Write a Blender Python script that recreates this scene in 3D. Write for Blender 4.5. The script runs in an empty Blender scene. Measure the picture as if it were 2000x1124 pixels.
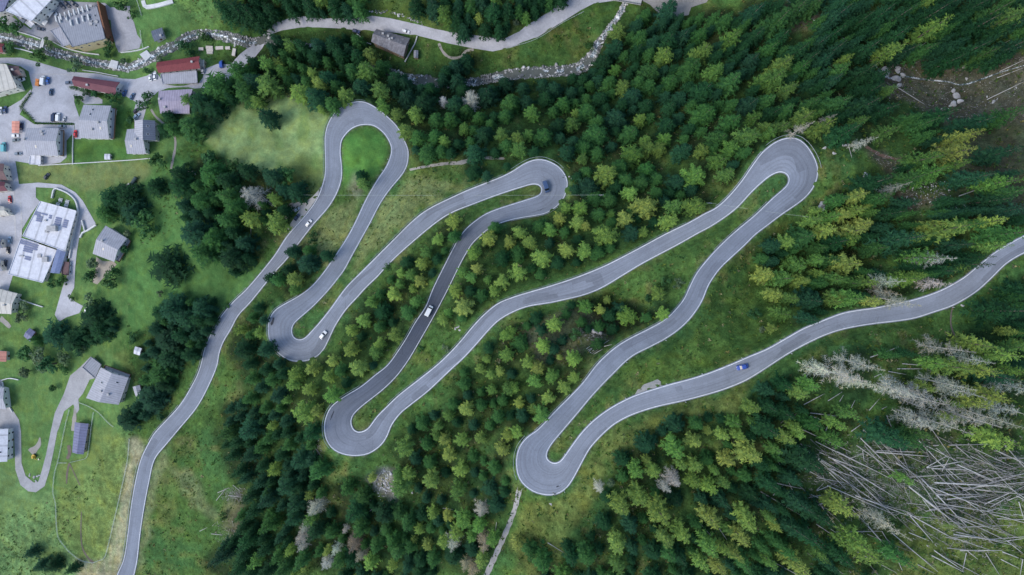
import bpy, bmesh, math, random
import numpy as np
from mathutils import Vector, Matrix
import mathutils.geometry as mgeom
random.seed(7); RNG = np.random.default_rng(7)
C = bpy.context.scene.collection
R_ = math.radians
# ------------------------------------------------------------------ camera, sky, sun, exposure
CAM_H, FPX = 385.0, 1327.0            # height above the village, focal length in photo pixels (2000 wide)
cd = bpy.data.cameras.new("camera"); cam = bpy.data.objects.new("camera", cd); C.objects.link(cam)
cam.location = (0, 0, CAM_H); cam.rotation_euler = (0, 0, 0)
cd.sensor_width = 36.0; cd.lens = 36.0*FPX/2000.0; cd.clip_end = 3000; cd.clip_start = 1
bpy.context.scene.camera = cam
W = bpy.data.worlds.new("World"); bpy.context.scene.world = W; W.use_nodes = True
SUN_EL, SUN_DIR = R_(44), (-0.80, -0.42)      # the brighter side of the overcast sky: lower left
nt = W.node_tree; bg = nt.nodes["Background"]
sky = nt.nodes.new("ShaderNodeTexSky"); sky.sky_type = 'NISHITA'; sky.sun_disc = False
sky.sun_elevation = SUN_EL; sky.sun_rotation = math.atan2(SUN_DIR[0], SUN_DIR[1])
sky.air_density = 1.0; sky.dust_density = 1.0; sky.ozone_density = 1.0
nt.links.new(sky.outputs[0], bg.inputs[0]); bg.inputs[1].default_value = 0.125
sd = bpy.data.lights.new("sun", 'SUN'); sd.energy = 1.0; sd.angle = R_(28); sd.color = (1.0, 0.95, 0.88)
sun = bpy.data.objects.new("sun", sd); C.objects.link(sun); sun.location = (-200, -100, 500)
_n = math.hypot(*SUN_DIR)
_d = Vector((-SUN_DIR[0]/_n*math.cos(SUN_EL), -SUN_DIR[1]/_n*math.cos(SUN_EL), -math.sin(SUN_EL)))
sun.rotation_euler = _d.to_track_quat('-Z', 'Y').to_euler()
vs = bpy.context.scene.view_settings
vs.view_transform = 'Standard'; vs.look = 'None'; vs.gamma = 1.0; vs.exposure = 1.08
bpy.context.scene.cycles.max_bounces = 5
bpy.context.scene.cycles.diffuse_bounces = 2

# ------------------------------------------------------------------ helpers
def tag(o, label=None, cat=None, group=None, kind=None):
    if label: o["label"] = label
    if cat: o["category"] = cat
    if group: o["group"] = group
    if kind: o["kind"] = kind
    return o
def link(name, me, mat=None, parent=None):
    o = bpy.data.objects.new(name, me); C.objects.link(o)
    if mat is not None:
        for m in (mat if isinstance(mat, (list, tuple)) else [mat]):
            me.materials.append(m)
    if parent: o.parent = parent
    return o
def mesh(name, v, f, smooth=False):
    me = bpy.data.meshes.new(name)
    me.from_pydata([tuple(map(float, p)) for p in v], [], f)
    if smooth: me.polygons.foreach_set("use_smooth", [True]*len(me.polygons))
    me.update(); return me
def fastmesh(name, v, tri, matidx=None):
    """v (n,3) float, tri (m,3) int"""
    me = bpy.data.meshes.new(name); n, m = len(v), len(tri)
    me.vertices.add(n); me.vertices.foreach_set("co", np.asarray(v, np.float32).ravel())
    me.loops.add(m*3); me.loops.foreach_set("vertex_index", np.asarray(tri, np.int32).ravel())
    me.polygons.add(m); me.polygons.foreach_set("loop_start", np.arange(0, m*3, 3, dtype=np.int32))
    if matidx is not None: me.polygons.foreach_set("material_index", np.asarray(matidx, np.int32))
    me.update(calc_edges=True); me.validate(); return me
def empty(name, loc, rz=0.0):
    o = bpy.data.objects.new(name, None); C.objects.link(o); o.location = loc; o.rotation_euler = (0, 0, rz)
    o.empty_display_size = 0.5; return o
def copy_tree(o, parent=None):
    c = o.copy(); C.objects.link(c)
    if parent: c.parent = parent
    for ch in o.children: copy_tree(ch, c)
    return c
class MB:
    def __init__(s): s.v = []; s.f = []
    def add(s, v, f):
        b = len(s.v); s.v += [tuple(p) for p in v]; s.f += [tuple(i+b for i in q) for q in f]; return s
    def box(s, x0, x1, y0, y1, z0, z1, M=None):
        v = [(x0,y0,z0),(x1,y0,z0),(x1,y1,z0),(x0,y1,z0),(x0,y0,z1),(x1,y0,z1),(x1,y1,z1),(x0,y1,z1)]
        if M is not None: v = [tuple(M @ Vector(p)) for p in v]
        return s.add(v, [(3,2,1,0),(4,5,6,7),(0,1,5,4),(1,2,6,5),(2,3,7,6),(3,0,4,7)])
    def prism(s, base, top):
        n = len(base)
        return s.add(list(base)+list(top), [tuple(range(n-1,-1,-1)), tuple(range(n,2*n))]+[(i,(i+1)%n,n+(i+1)%n,n+i) for i in range(n)])
    def tube(s, pts, radii, n=6, caps=True):
        b0 = []; pts = [Vector(p) for p in pts]
        for i, p in enumerate(pts):
            d = (pts[min(i+1,len(pts)-1)]-pts[max(i-1,0)]).normalized()
            a = d.orthogonal().normalized(); b = d.cross(a)
            r = radii[i] if isinstance(radii,(list,tuple)) else radii
            b0.append([p+(a*math.cos(2*math.pi*k/n)+b*math.sin(2*math.pi*k/n))*r for k in range(n)])
        v = [q for ring in b0 for q in ring]; f = []
        for i in range(len(pts)-1):
            for k in range(n): f.append((i*n+k, i*n+(k+1)%n, (i+1)*n+(k+1)%n, (i+1)*n+k))
        if caps: f += [tuple(range(n-1,-1,-1)), tuple((len(pts)-1)*n+k for k in range(n))]
        return s.add(v, f)
    def build(s, name, mat, parent=None, smooth=False):
        return link(name, mesh(name, s.v, s.f, smooth), mat, parent)

# ------------------------------------------------------------------ materials
def nodes(name, rough=0.8, spec=0.3):
    m = bpy.data.materials.new(name); m.use_nodes = True
    n = m.node_tree; b = n.nodes["Principled BSDF"]
    b.inputs["Roughness"].default_value = rough; b.inputs["Specular IOR Level"].default_value = spec
    return m, n, b
def mixc(n, a, b, fac, mode='MIX'):
    x = n.nodes.new("ShaderNodeMix"); x.data_type = 'RGBA'; x.blend_type = mode
    for s, val in ((x.inputs[0], fac), (x.inputs[6], a), (x.inputs[7], b)):
        if isinstance(val, (int, float)): s.default_value = val
        elif isinstance(val, tuple): s.default_value = (*val, 1) if len(val) == 3 else val
        else: n.links.new(val, s)
    return x.outputs[2]
def noise(n, scale, detail=4, rough=0.6, vec=None, dist=0.0):
    x = n.nodes.new("ShaderNodeTexNoise"); x.inputs["Scale"].default_value = scale
    x.inputs["Detail"].default_value = detail; x.inputs["Roughness"].default_value = rough; x.inputs["Distortion"].default_value = dist
    if vec is not None: n.links.new(vec, x.inputs["Vector"])
    return x.outputs["Fac"]
def ramp(n, fac, stops):
    x = n.nodes.new("ShaderNodeValToRGB"); n.links.new(fac, x.inputs[0]); e = x.color_ramp.elements
    while len(e) < len(stops): e.new(0.5)
    for i, (p, c) in enumerate(stops):
        e[i].position = p; e[i].color = (c, c, c, 1) if isinstance(c, (int, float)) else (*c, 1)
    return x.outputs[0]
def pos(n): return n.nodes.new("ShaderNodeNewGeometry").outputs["Position"]
def objco(n): return n.nodes.new("ShaderNodeTexCoord").outputs["Object"]
def mapv(n, vec, scale):
    x = n.nodes.new("ShaderNodeMapping"); x.inputs["Scale"].default_value = scale; n.links.new(vec, x.inputs[0]); return x.outputs[0]
def bump(n, b, h, strength=0.4, dist=0.2):
    x = n.nodes.new("ShaderNodeBump"); x.inputs["Strength"].default_value = strength; x.inputs["Distance"].default_value = dist
    n.links.new(h, x.inputs["Height"]); n.links.new(x.outputs[0], b.inputs["Normal"])
def plain(name, col, rough=0.7, spec=0.3, var=0.25, scale=0.6, metal=0.0, wp=True):
    m, n, b = nodes(name, rough, spec); p = pos(n) if wp else objco(n)
    k = ramp(n, noise(n, scale, 6, 0.65, p), [(0.3, 1-var), (0.7, 1+var*0.6)])
    n.links.new(mixc(n, tuple(col), k, 1.0, 'MULTIPLY'), b.inputs["Base Color"]); b.inputs["Metallic"].default_value = metal
    return m
def tinted(name, rough=0.5, spec=0.4, var=0.15, scale=1.0, coat=0.0):
    """base colour taken from the object's own colour"""
    m, n, b = nodes(name, rough, spec)
    oi = n.nodes.new("ShaderNodeObjectInfo")
    k = ramp(n, noise(n, scale, 5, 0.6, pos(n)), [(0.3, 1-var), (0.7, 1+var)])
    n.links.new(mixc(n, oi.outputs["Color"], k, 1.0, 'MULTIPLY'), b.inputs["Base Color"])
    b.inputs["Coat Weight"].default_value = coat
    return m
def leafmat(name, use_obj=True, col=(0.06,0.1,0.03)):
    m, n, b = nodes(name, 0.75, 0.15)
    g = n.nodes.new("ShaderNodeNewGeometry")
    k = ramp(n, g.outputs["Random Per Island"], [(0.0, 0.62), (1.0, 1.4)])
    if use_obj:
        oi = n.nodes.new("ShaderNodeObjectInfo"); c = oi.outputs["Color"]
    else: c = col
    k = ramp(n, g.outputs["Random Per Island"], [(0.0, (0.5, 0.62, 0.7)), (0.5, (0.95, 1.0, 0.95)), (1.0, (1.55, 1.4, 1.15))])
    c = mixc(n, c, k, 1.0, 'MULTIPLY')
    n.links.new(c, b.inputs["Base Color"])
    tr = n.nodes.new("ShaderNodeBsdfTranslucent"); n.links.new(c, tr.inputs[0])
    mx = n.nodes.new("ShaderNodeMixShader"); mx.inputs[0].default_value = 0.18
    out = n.nodes["Material Output"]
    n.links.new(b.outputs[0], mx.inputs[1]); n.links.new(tr.outputs[0], mx.inputs[2]); n.links.new(mx.outputs[0], out.inputs[0])
    return m
M = {}
M['leaf'] = leafmat("needles_tinted")
M['bark'] = plain("bark", (0.12,0.10,0.085), 0.9)
M['deadwood'] = plain("dead_wood", (0.40,0.38,0.355), 0.9, var=0.35, scale=0.9)
M['brush'] = plain("grey_brush", (0.20,0.195,0.185), 0.9, var=0.5, scale=0.5)
M['white_line'] = plain("white_paint", (0.66,0.68,0.70), 0.6, var=0.25, scale=0.8)
M['steel'] = plain("galvanised_steel", (0.42,0.45,0.46), 0.45, 0.5, var=0.15, metal=0.3)
M['paint'] = tinted("car_paint", 0.3, 0.5, 0.03, 1.0, 0.6)
M['glass'] = plain("dark_glass", (0.015,0.02,0.028), 0.12, 0.6, var=0.1)
M['rubber'] = plain("rubber", (0.02,0.02,0.02), 0.8, var=0.1)
M['rim'] = plain("wheel_rim", (0.4,0.4,0.42), 0.35, 0.5, var=0.1, metal=0.6)
M['lamp'] = plain("lamp_glass", (0.7,0.7,0.7), 0.15, 0.6, var=0.05)
M['plaster'] = tinted("plaster", 0.85, 0.2, 0.12, 0.8)
M['wood'] = tinted("timber", 0.8, 0.2, 0.3, 1.5)
M['concrete'] = plain("concrete", (0.42,0.41,0.40), 0.85, var=0.2, scale=0.5)
M['rock'] = plain("rock", (0.44,0.43,0.42), 0.9, var=0.45, scale=0.35)
M['solar'] = plain("solar_cells", (0.21,0.23,0.33), 0.6, 0.2, var=0.1)
# ------------------------------------------------------------------ the road: both edge lines surveyed, uphill from the village
EL = [(220,1160),(229,1124),(242,1093),(250,1043),(256,993),(264.5,943),(276,897),(294,860),(305,843),(350,794),(375,754),(390,722),(400,682),(412,654),(432,619),(457,589),(485,562),(534,503),(561,462),(597,421),(620,388),(632,356),(636,331),(635,281),(635,270),(640,245),(655,220),(680,203),(700,199),(715,201),(735,212),(760,232),(778,252),(792,281),(797,296),(795,321),(785,341),(760,371),(740,401),(722,436),(707,463),(685,503),(672,527),(660,543),(645,562),(627,582),(607,602),(585,621),(572,634),(569,647),(571,657),(577,663),(585,665),(595,662),(607,650),(625,630),(645,605),(665,577),(680,558),(700,538),(725,513),(750,488),(775,463),(800,438),(825,417),(850,402),(875,390),(912,373),(950,358),(980,346),(1000,336),(1020,323),(1037,315),(1055,312),(1072,316),(1090,326),(1102,340),(1108,356),(1106,373),(1100,388),(1087,403),(1067,416),(1045,421),(1020,425),(1000,429),(976,436),(954,447),(935,463),(922,476),(910,495),(900,513),(875,564),(850,612),(835,639),(812,679),(797,704),(775,734),(750,759),(725,779),(707,793),(692,807),(686,817),(685,827),(689,839),(698,845),(708,844),(720,837),(737,814),(757,794),(780,772),(812,747),(850,717),(875,694),(900,667),(925,637),(947,614),(972,594),(1000,582),(1032,572),(1070,561),(1125,543),(1175,523),(1212,505),(1250,485),(1300,458),(1345,436),(1377,418),(1400,406),(1425,383),(1450,353),(1467,328),(1487,301),(1500,289),(1512,280),(1530,272),(1545,270),(1560,273),(1572,282),(1583,296),(1592,313),(1597,331),(1594,353),(1585,371),(1570,388),(1550,403),(1525,420),(1500,439),(1475,458),(1455,478),(1430,501),(1407,523),(1390,546),(1381,562),(1370,589),(1350,619),(1327,642),(1300,661),(1270,677),(1240,692),(1220,707),(1200,727),(1180,747),(1155,774),(1130,804),(1097,843),(1080,863),(1069,880),(1066,892),(1070,900),(1077,905),(1086,906),(1095,902),(1105,889),(1122,865),(1139,843),(1160,822),(1185,803),(1212,787),(1242,773),(1275,762),(1312,751),(1350,741),(1387,729),(1425,714),(1462,698),(1500,682),(1537,661),(1571,642),(1610,626),(1645,613),(1675,607),(1712,602),(1750,594),(1787,586),(1836,569),(1880,545),(1904,526),(1928,506),(1948,491),(1975,475),(2000,462),(2060,435)]
ER = [(252,1160),(261,1124),(267.5,1093),(273,1043),(280.5,993),(290,943),(301,898),(325,867),(350,837),(385,794),(410,747),(424,712),(427,692),(436,667),(450,644),(465,616),(490,589),(536,532),(559,507),(581,478),(612,438),(640,406),(657,378),(666,351),(667,326),(664,301),(665,281),(667,273),(674,263),(685,252),(700,245),(715,243),(732,246),(750,260),(760,275),(765,288),(764,303),(755,326),(740,348),(722,378),(710,401),(700,423),(685,453),(670,478),(650,508),(630,536),(607,562),(582,580),(555,595),(537,607),(526,625),(524,642),(526,662),(535,680),(550,695),(567,704),(585,706),(605,703),(620,695),(632,682),(642,662),(655,635),(675,605),(697,581),(715,561),(737,540),(752,523),(777,498),(805,473),(832,450),(862,427),(887,413),(920,400),(962,384),(1000,371),(1020,365),(1037,360),(1050,360),(1058,366),(1058,377),(1050,384),(1032,390),(1000,400),(975,408),(950,418),(930,431),(912,446),(899,462),(892,473),(875,506),(847,562),(832,599),(812,629),(795,659),(777,687),(757,714),(732,734),(705,756),(675,774),(650,792),(640,807),(634,827),(634,842),(637,858),(647,874),(662,884),(680,889),(697,890),(717,887),(732,879),(745,868),(755,853),(765,829),(782,807),(800,792),(832,767),(857,744),(880,722),(905,699),(930,672),(950,649),(972,627),(1000,610),(1032,598),(1075,591),(1107,584),(1140,576),(1175,562),(1217,537),(1250,517),(1287,497),(1325,477),(1362,456),(1390,441),(1420,421),(1442,403),(1462,381),(1480,363),(1500,346),(1510,340),(1520,336),(1530,336),(1539,342),(1542,351),(1539,361),(1527,373),(1515,383),(1500,397),(1475,421),(1445,446),(1420,468),(1395,493),(1375,516),(1360,536),(1347,562),(1335,587),(1312,614),(1295,628),(1262,646),(1232,661),(1207,676),(1185,694),(1165,714),(1140,747),(1115,774),(1085,804),(1052,839),(1032,853),(1017,870),(1010,890),(1009,908),(1012,928),(1022,945),(1040,959),(1057,965),(1075,967),(1092,963),(1107,952),(1120,933),(1135,905),(1150,878),(1165,860),(1182,843),(1200,828),(1225,814),(1250,804),(1287,793),(1337,782),(1375,772),(1412,761),(1450,746),(1475,732),(1500,716),(1537,692),(1575,671),(1612,654),(1650,642),(1700,633),(1750,627),(1787,621),(1825,609),(1862,596),(1903,572),(1933,546),(1960,519),(1978,506),(2000,494),(2060,468)]
def spline(P, step=4.0, closed=False):
    """centripetal-ish Catmull-Rom through P, resampled every `step` photo pixels"""
    P = np.array(P, float)
    Q = np.vstack([P[-1:], P, P[:2]]) if closed else np.vstack([2*P[0]-P[1], P, 2*P[-1]-P[-2]])
    out = []
    for i in range(1, len(Q)-2):
        p0, p1, p2, p3 = Q[i-1], Q[i], Q[i+1], Q[i+2]
        n = max(2, int(np.linalg.norm(p2-p1)/1.0)); t = np.linspace(0, 1, n, endpoint=False)[:, None]
        out.append(0.5*((2*p1)+(-p0+p2)*t+(2*p0-5*p1+4*p2-p3)*t**2+(-p0+3*p1-3*p2+p3)*t**3))
    out = np.vstack(out+[Q[-2:-1]])
    s = np.r_[0, np.cumsum(np.linalg.norm(np.diff(out, axis=0), axis=1))]
    q = np.linspace(0, s[-1], max(2, int(s[-1]/step)+1))
    return np.c_[np.interp(q, s, out[:, 0]), np.interp(q, s, out[:, 1])]
def smooth1(a, k):
    ker = np.hanning(k+2)[1:-1]; ker /= ker.sum(); p = np.pad(a, ((k//2, k//2), (0, 0)), mode='edge')
    return np.c_[np.convolve(p[:, 0], ker, 'valid'), np.convolve(p[:, 1], ker, 'valid')]
Ld, Rd = spline(EL, 2.5), spline(ER, 2.5)
Ld, Rd = smooth1(Ld, 9), smooth1(Rd, 9)
def pair(A, B):
    """monotone pairing of the two edges (dynamic time warping)"""
    D = np.linalg.norm(A[:, None]-B[None], axis=2)**1.5; n, m = D.shape
    T = np.full((n+1, m+1), np.inf); T[0, 0] = 0; 
    for i in range(n):
        Ti, Tp = T[i+1], T[i]; d = D[i]; base = np.minimum(Tp[:-1], Tp[1:])+d
        # in-row recursion restricted to a band for speed
        lo, hi = max(0, int(i*m/n)-140), min(m, int(i*m/n)+140)
        run = np.inf
        for j in range(lo, hi):
            v = base[j]; w = run+d[j]
            run = v if v < w else w
            Ti[j+1] = run
    i, j, path = n, m, []
    while i > 0 and j > 0:
        path.append((i-1, j-1)); c = (T[i-1, j-1], T[i-1, j], T[i, j-1]); k = int(np.argmin(c))
        i, j = (i-1, j-1) if k == 0 else (i-1, j) if k == 1 else (i, j-1)
    return np.array(path[::-1])
pp = pair(Ld, Rd)
pa = np.c_[Ld[pp[:, 0]], Rd[pp[:, 1]]]
mid0 = (pa[:, :2]+pa[:, 2:])/2
ar = np.r_[0, np.cumsum(np.maximum(np.linalg.norm(np.diff(mid0, axis=0), axis=1), 1e-3))]
# resample stations evenly along the mean of both edges, smooth the pairing index
Ns = 1100
ia = np.interp(np.linspace(0, ar[-1], Ns), ar, pp[:, 0].astype(float)); ib = np.interp(np.linspace(0, ar[-1], Ns), ar, pp[:, 1].astype(float))
kk = np.hanning(25)[1:-1]; kk /= kk.sum()
ia = np.convolve(np.pad(ia, 11, mode='reflect', reflect_type='odd'), kk, 'valid'); ib = np.convolve(np.pad(ib, 11, mode='reflect', reflect_type='odd'), kk, 'valid')
ia = np.maximum.accumulate(np.clip(ia, 0, len(Ld)-1)); ib = np.maximum.accumulate(np.clip(ib, 0, len(Rd)-1))
def at_idx(A, i): return np.c_[np.interp(i, np.arange(len(A)), A[:, 0]), np.interp(i, np.arange(len(A)), A[:, 1])]
SL, SR = at_idx(Ld, ia), at_idx(Rd, ib); SM = (SL+SR)/2
# heights: steady climb; metres per photo pixel shrink as the road nears the camera
zs = np.zeros(Ns); Z0, GR = 0.0, 0.0905
for it in range(3):
    mpp = (CAM_H-zs)/FPX; ds = np.linalg.norm(np.diff(SM, axis=0), axis=1)*0.5*(mpp[1:]+mpp[:-1])
    zs = Z0+GR*np.r_[0, np.cumsum(ds)]
ROAD_S = np.r_[0, np.cumsum(ds)]
# ------------------------------------------------------------------ ground heights from survey points
ctrl = [(SM[i][0], SM[i][1], zs[i]) for i in range(0, Ns, 13)]
ctrl += [(-300,-250,-6),(-300,560,-14),(-300,1370,-16),(0,0,-3),(120,60,-2),(0,200,-4),(150,220,-2),(60,300,-4),(210,240,0),(300,130,0),(280,260,2),(350,190,3),
 (0,420,-7),(90,470,-5),(100,330,-3),(210,480,2),(0,600,-10),(130,610,-4),(60,700,-9),(210,755,0),(0,850,-12),(80,930,-10),(160,860,-5),(60,1060,-11),(180,1080,-5),
 (330,420,8),(330,600,11),(270,700,6),(400,500,16),(420,270,7),(520,230,11),(520,340,18),(560,300,18),(430,400,15),
 (400,110,-2),(480,95,0),(560,45,3),(700,45,6),(850,70,9),(990,80,12),(1100,30,15),(1230,0,17),(1350,0,22),(300,40,4),(450,20,10),(700,-120,40),(300,-200,30),(1000,-200,60),(1300,-200,60),
 (150,80,-6),(250,125,-5),(400,80,-3),(500,90,-2),(690,115,2),(820,155,4),(950,160,5),(1100,140,8),(1170,90,11),(600,140,5),
 (860,210,20),(1000,230,26),(1150,230,32),(1250,150,28),(1250,300,50),(1350,230,50),(1400,120,44),(1500,60,46),(1500,200,60),(1650,100,58),(1790,160,62),(1880,180,70),(1700,250,82),(1650,300,95),
 (1800,30,66),(2000,0,80),(2000,150,86),(2000,300,108),(1850,330,104),(1750,420,106),(2300,-250,110),(2300,200,130),(2300,500,140),(1650,480,96),
 (2000,620,128),(1850,720,138),(1700,760,136),(2000,900,152),(1800,950,148),(2000,1124,160),(2300,1370,178),(2300,850,168),(1600,900,138),(1550,1050,140),(1350,900,122),(1300,1050,126),(1150,1080,118),
 (1000,1060,98),(900,980,84),(800,1050,72),(700,980,62),(600,900,48),(550,1000,42),(500,850,30),(450,950,24),(400,1050,18),(350,950,12),(650,1124,58),(320,1124,9),(420,1370,24),(900,1370,96),(1400,1370,140),(100,1370,-8),
 (760,620,52),(1000,500,66),(1200,620,84),(1000,760,84),(900,900,82),(1480,560,92),(1480,640,104)]
ctrl = np.array(ctrl, float)
def tps_fit(P, z, lam):
    X = P/1000.0; n = len(X); r2 = ((X[:, None]-X[None])**2).sum(-1)
    K = np.where(r2 > 0, r2*np.log(r2+1e-12), 0)+lam*np.eye(n); A = np.c_[np.ones(n), X]
    S = np.block([[K, A], [A.T, np.zeros((3, 3))]]); s = np.linalg.solve(S, np.r_[z, 0, 0, 0]); return X, s
TX, TS = tps_fit(ctrl[:, :2], ctrl[:, 2], 2e-4)
def tps(P):
    X = P/1000.0; out = np.empty(len(X))
    for i in range(0, len(X), 20000):
        q = X[i:i+20000]; r2 = ((q[:, None]-TX[None])**2).sum(-1)
        out[i:i+20000] = np.where(r2 > 0, r2*np.log(r2+1e-12), 0)@TS[:len(TX)]+TS[-3]+q@TS[-2:]
    return out
G4 = 4.0
gu, gv = np.arange(-200, 2201, G4), np.arange(-160, 1285, G4)
cu, cv = np.arange(-200, 2217, 16.0), np.arange(-160, 1301, 16.0)
cz = tps(np.stack(np.meshgrid(cu, cv), -1).reshape(-1, 2)).reshape(len(cv), len(cu))
def bil(A, u, v, u0, v0, st):
    x = np.clip((np.asarray(u, float)-u0)/st, 0, A.shape[1]-1.001); y = np.clip((np.asarray(v, float)-v0)/st, 0, A.shape[0]-1.001)
    i, j = x.astype(int), y.astype(int); fx, fy = x-i, y-j
    if A.ndim == 3: fx, fy = fx[..., None], fy[..., None]
    return (A[j, i]*(1-fx)+A[j, i+1]*fx)*(1-fy)+(A[j+1, i]*(1-fx)+A[j+1, i+1]*fx)*fy
GU, GV = np.meshgrid(gu, gv)
def lump(cell, seed, amp=1.0):
    r = np.random.default_rng(seed); a = r.normal(size=(int(1600/cell)+4, int(2500/cell)+4))
    x = lambda t: t
    u, v = (GU+220)/cell, (GV+180)/cell; i, j = u.astype(int), v.astype(int); fx, fy = u-i, v-j
    fx, fy = fx*fx*(3-2*fx), fy*fy*(3-2*fy)
    return amp*((a[j, i]*(1-fx)+a[j, i+1]*fx)*(1-fy)+(a[j+1, i]*(1-fx)+a[j+1, i+1]*fx)*fy)
def inpoly(P, u, v):
    P = np.asarray(P, float); u, v = np.asarray(u, float), np.asarray(v, float)
    res = np.zeros(u.shape, bool); bb = (u >= P[:, 0].min()) & (u <= P[:, 0].max()) & (v >= P[:, 1].min()) & (v <= P[:, 1].max())
    if not bb.any(): return res
    x, y = u[bb], v[bb]; c = np.zeros(x.shape, bool); j = len(P)-1
    for i in range(len(P)):
        xi, yi, xj, yj = *P[i], *P[j]
        if yi != yj: c ^= ((yi > y) != (yj > y)) & (x < (xj-xi)*(y-yi)/(yj-yi)+xi)
        j = i
    res[bb] = c; return res
def blur(A, k):
    for _ in range(k):
        P = np.pad(A, 1, mode='edge'); A = (P[1:-1, 1:-1]*4+2*(P[:-2, 1:-1]+P[2:, 1:-1]+P[1:-1, :-2]+P[1:-1, 2:])+P[:-2, :-2]+P[2:, 2:]+P[:-2, 2:]+P[2:, :-2])/16
    return A
Z = bil(cz, GU, GV, -200, -160, 16.0)
# nearest road edge for every ground point
EDGE = np.vstack([SL[::3], SM[::3], SR[::3]]); EZ = np.tile(zs[::3], 3)
road_d = np.empty(GU.size); road_z = np.empty(GU.size); pts = np.c_[GU.ravel(), GV.ravel()]
for i in range(0, len(pts), 12000):
    d = ((pts[i:i+12000, None]-EDGE[None])**2).sum(-1); k = d.argmin(1); road_d[i:i+12000] = np.sqrt(d[np.arange(len(k)), k]); road_z[i:i+12000] = EZ[k]
road_d, road_z = road_d.reshape(GU.shape), road_z.reshape(GU.shape)
RIN = np.zeros(GU.shape, bool)
for i in range(0, Ns-6, 5):
    q = [SL[i], SL[i+6 if i+6 < Ns else Ns-1], SR[i+6 if i+6 < Ns else Ns-1], SR[i]]
    RIN |= inpoly(q, GU, GV)
def sst(a, b, x): t = np.clip((x-a)/(b-a), 0, 1); return t*t*(3-2*t)
# pavements, yards, lanes (photo-pixel outlines)
PAVED = {}
PAVED['street'] = [(-60,116),(10,113),(40,113),(75,122),(140,141),(190,144),(240,154),(264,155),(288,148),(303,138),(322,165),(388,163),(396,152),(400,135),(425,125),(450,126),(470,105),(497,84),(520,62),(530,50),(545,42),(562,37),(587,31),(612,35),(675,37),(705,35),(725,31),(762,36),(820,49),(850,57),(887,64),(950,72),(987,75),(1000,69),(1037,45),(1075,22),(1107,-3),(1150,-30),(1230,-30),(1215,0),(1160,7),(1135,20),(1100,42),(1050,73),(1000,93),(962,101),(925,95),(875,85),(820,71),(770,64),(735,62),(695,59),(662,56),(625,54),(587,54),(550,60),(527,68),(512,95),(498,112),(440,160),(400,172),(310,178),(290,196),(278,240),(262,238),(262,215),(266,200),(245,188),(222,172),(150,168),(135,169),(165,175),(200,195),(200,203),(166,204),(145,186),(145,200),(158,238),(158,272),(146,272),(146,242),(71,241),(66,236),(45,215),(42,210),(60,185),(64,172),(60,158),(56,140),(40,130),(15,124),(-60,126)]
PAVED['lane'] = [(-60,200),(0,218),(20,208),(42,195),(60,175),(64,185),(45,212),(38,224),(67,243),(145,244),(145,258),(130,275),(130,308),(118,318),(82,324),(30,315),(35,345),(37,360),(75,357),(120,361),(147,376),(162,393),(175,416),(187,437),(170,451),(162,431),(158,445),(156,456),(150,493),(147,521),(145,562),(136,580),(147,590),(162,598),(155,612),(130,620),(115,629),(107,615),(122,562),(132,536),(136,506),(142,468),(150,436),(155,408),(150,393),(130,377),(105,368),(70,366),(70,386),(78,394),(60,420),(42,450),(36,490),(26,535),(14,575),(4,600),(-60,640)]
PAVED['hotel_yard'] = [(-60,25),(2,18),(45,48),(60,58),(90,30),(107,0),(150,4),(205,6),(215,15),(254,12),(254,28),(262,45),(268,68),(277,80),(272,95),(232,103),(226,90),(218,60),(216,40),(205,35),(205,90),(160,98),(130,92),(100,80),(86,76),(60,70),(38,62),(10,46),(-60,40)]
PAVED['drive'] = [(177,697),(197,712),(185,739),(175,742),(162,769),(153,780),(155,800),(150,808),(143,790),(125,804),(115,837),(112,843),(105,880),(97,918),(87,950),(70,962),(55,960),(40,948),(30,918),(27,843),(15,845),(-60,880),(-60,742),(3,742),(8,757),(15,787),(37,820),(41,843),(42,905),(50,930),(66,943),(75,941),(82,918),(90,888),(99,843),(107,807),(125,769),(137,734),(155,719)]
PAVED['house_yard'] = [(188,502),(200,510),(222,511),(228,517),(214,532),(200,545),(190,556),(180,552),(186,535)]
PAVED['gravel_patch'] = [(1235,-20),(1255,2),(1270,10),(1290,30),(1320,33),(1345,30),(1350,15),(1380,5),(1395,-20)]
PAVED['lay_by'] = [(1240,771),(1245,762),(1258,751),(1275,745),(1284,741),(1290,745),(1297,755),(1270,766)]
PAVED['roadside_parking'] = [(632,358),(622,372),(610,385),(600,392),(591,398),(586,394),(575,397),(565,405),(555,425),(560,432),(570,414),(582,402),(584,412),(572,430),(561,446),(566,454),(580,440),(600,414),(621,386)]
PIN = np.zeros(GU.shape, bool)
for k, P in PAVED.items(): PIN |= inpoly(P, GU, GV)
village = blur((PIN | inpoly([(-200,-60),(250,-60),(400,60),(400,240),(300,330),(260,520),(240,640),(260,800),(160,940),(40,1000),(-200,1000)], GU, GV)).astype(float), 3)
rough = (1-village)*sst(6, 26, road_d)*(1-RIN)
Z = Z+rough*(lump(60, 3, 0.9)+lump(24, 4, 0.55)+lump(11, 5, 0.3))
w = 1-sst(5, 22, road_d); w[RIN] = 1
Z = Z*(1-w)+(road_z-0.22)*w; Z[RIN] = road_z[RIN]-0.7
Zs = blur(Z, 1); Z = np.where(RIN | (road_d < 5), Z, Zs)
def zt(u, v): return bil(Z, u, v, -200, -160, G4)
def unp(u, v, z):
    u, v, z = np.asarray(u, float), np.asarray(v, float), np.asarray(z, float); k = (CAM_H-z)/FPX
    return np.stack([(u-1000)*k, (562-v)*k, z], -1)
def pix(x, y, z): k = FPX/(CAM_H-z); return 1000+x*k, 562-y*k
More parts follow.
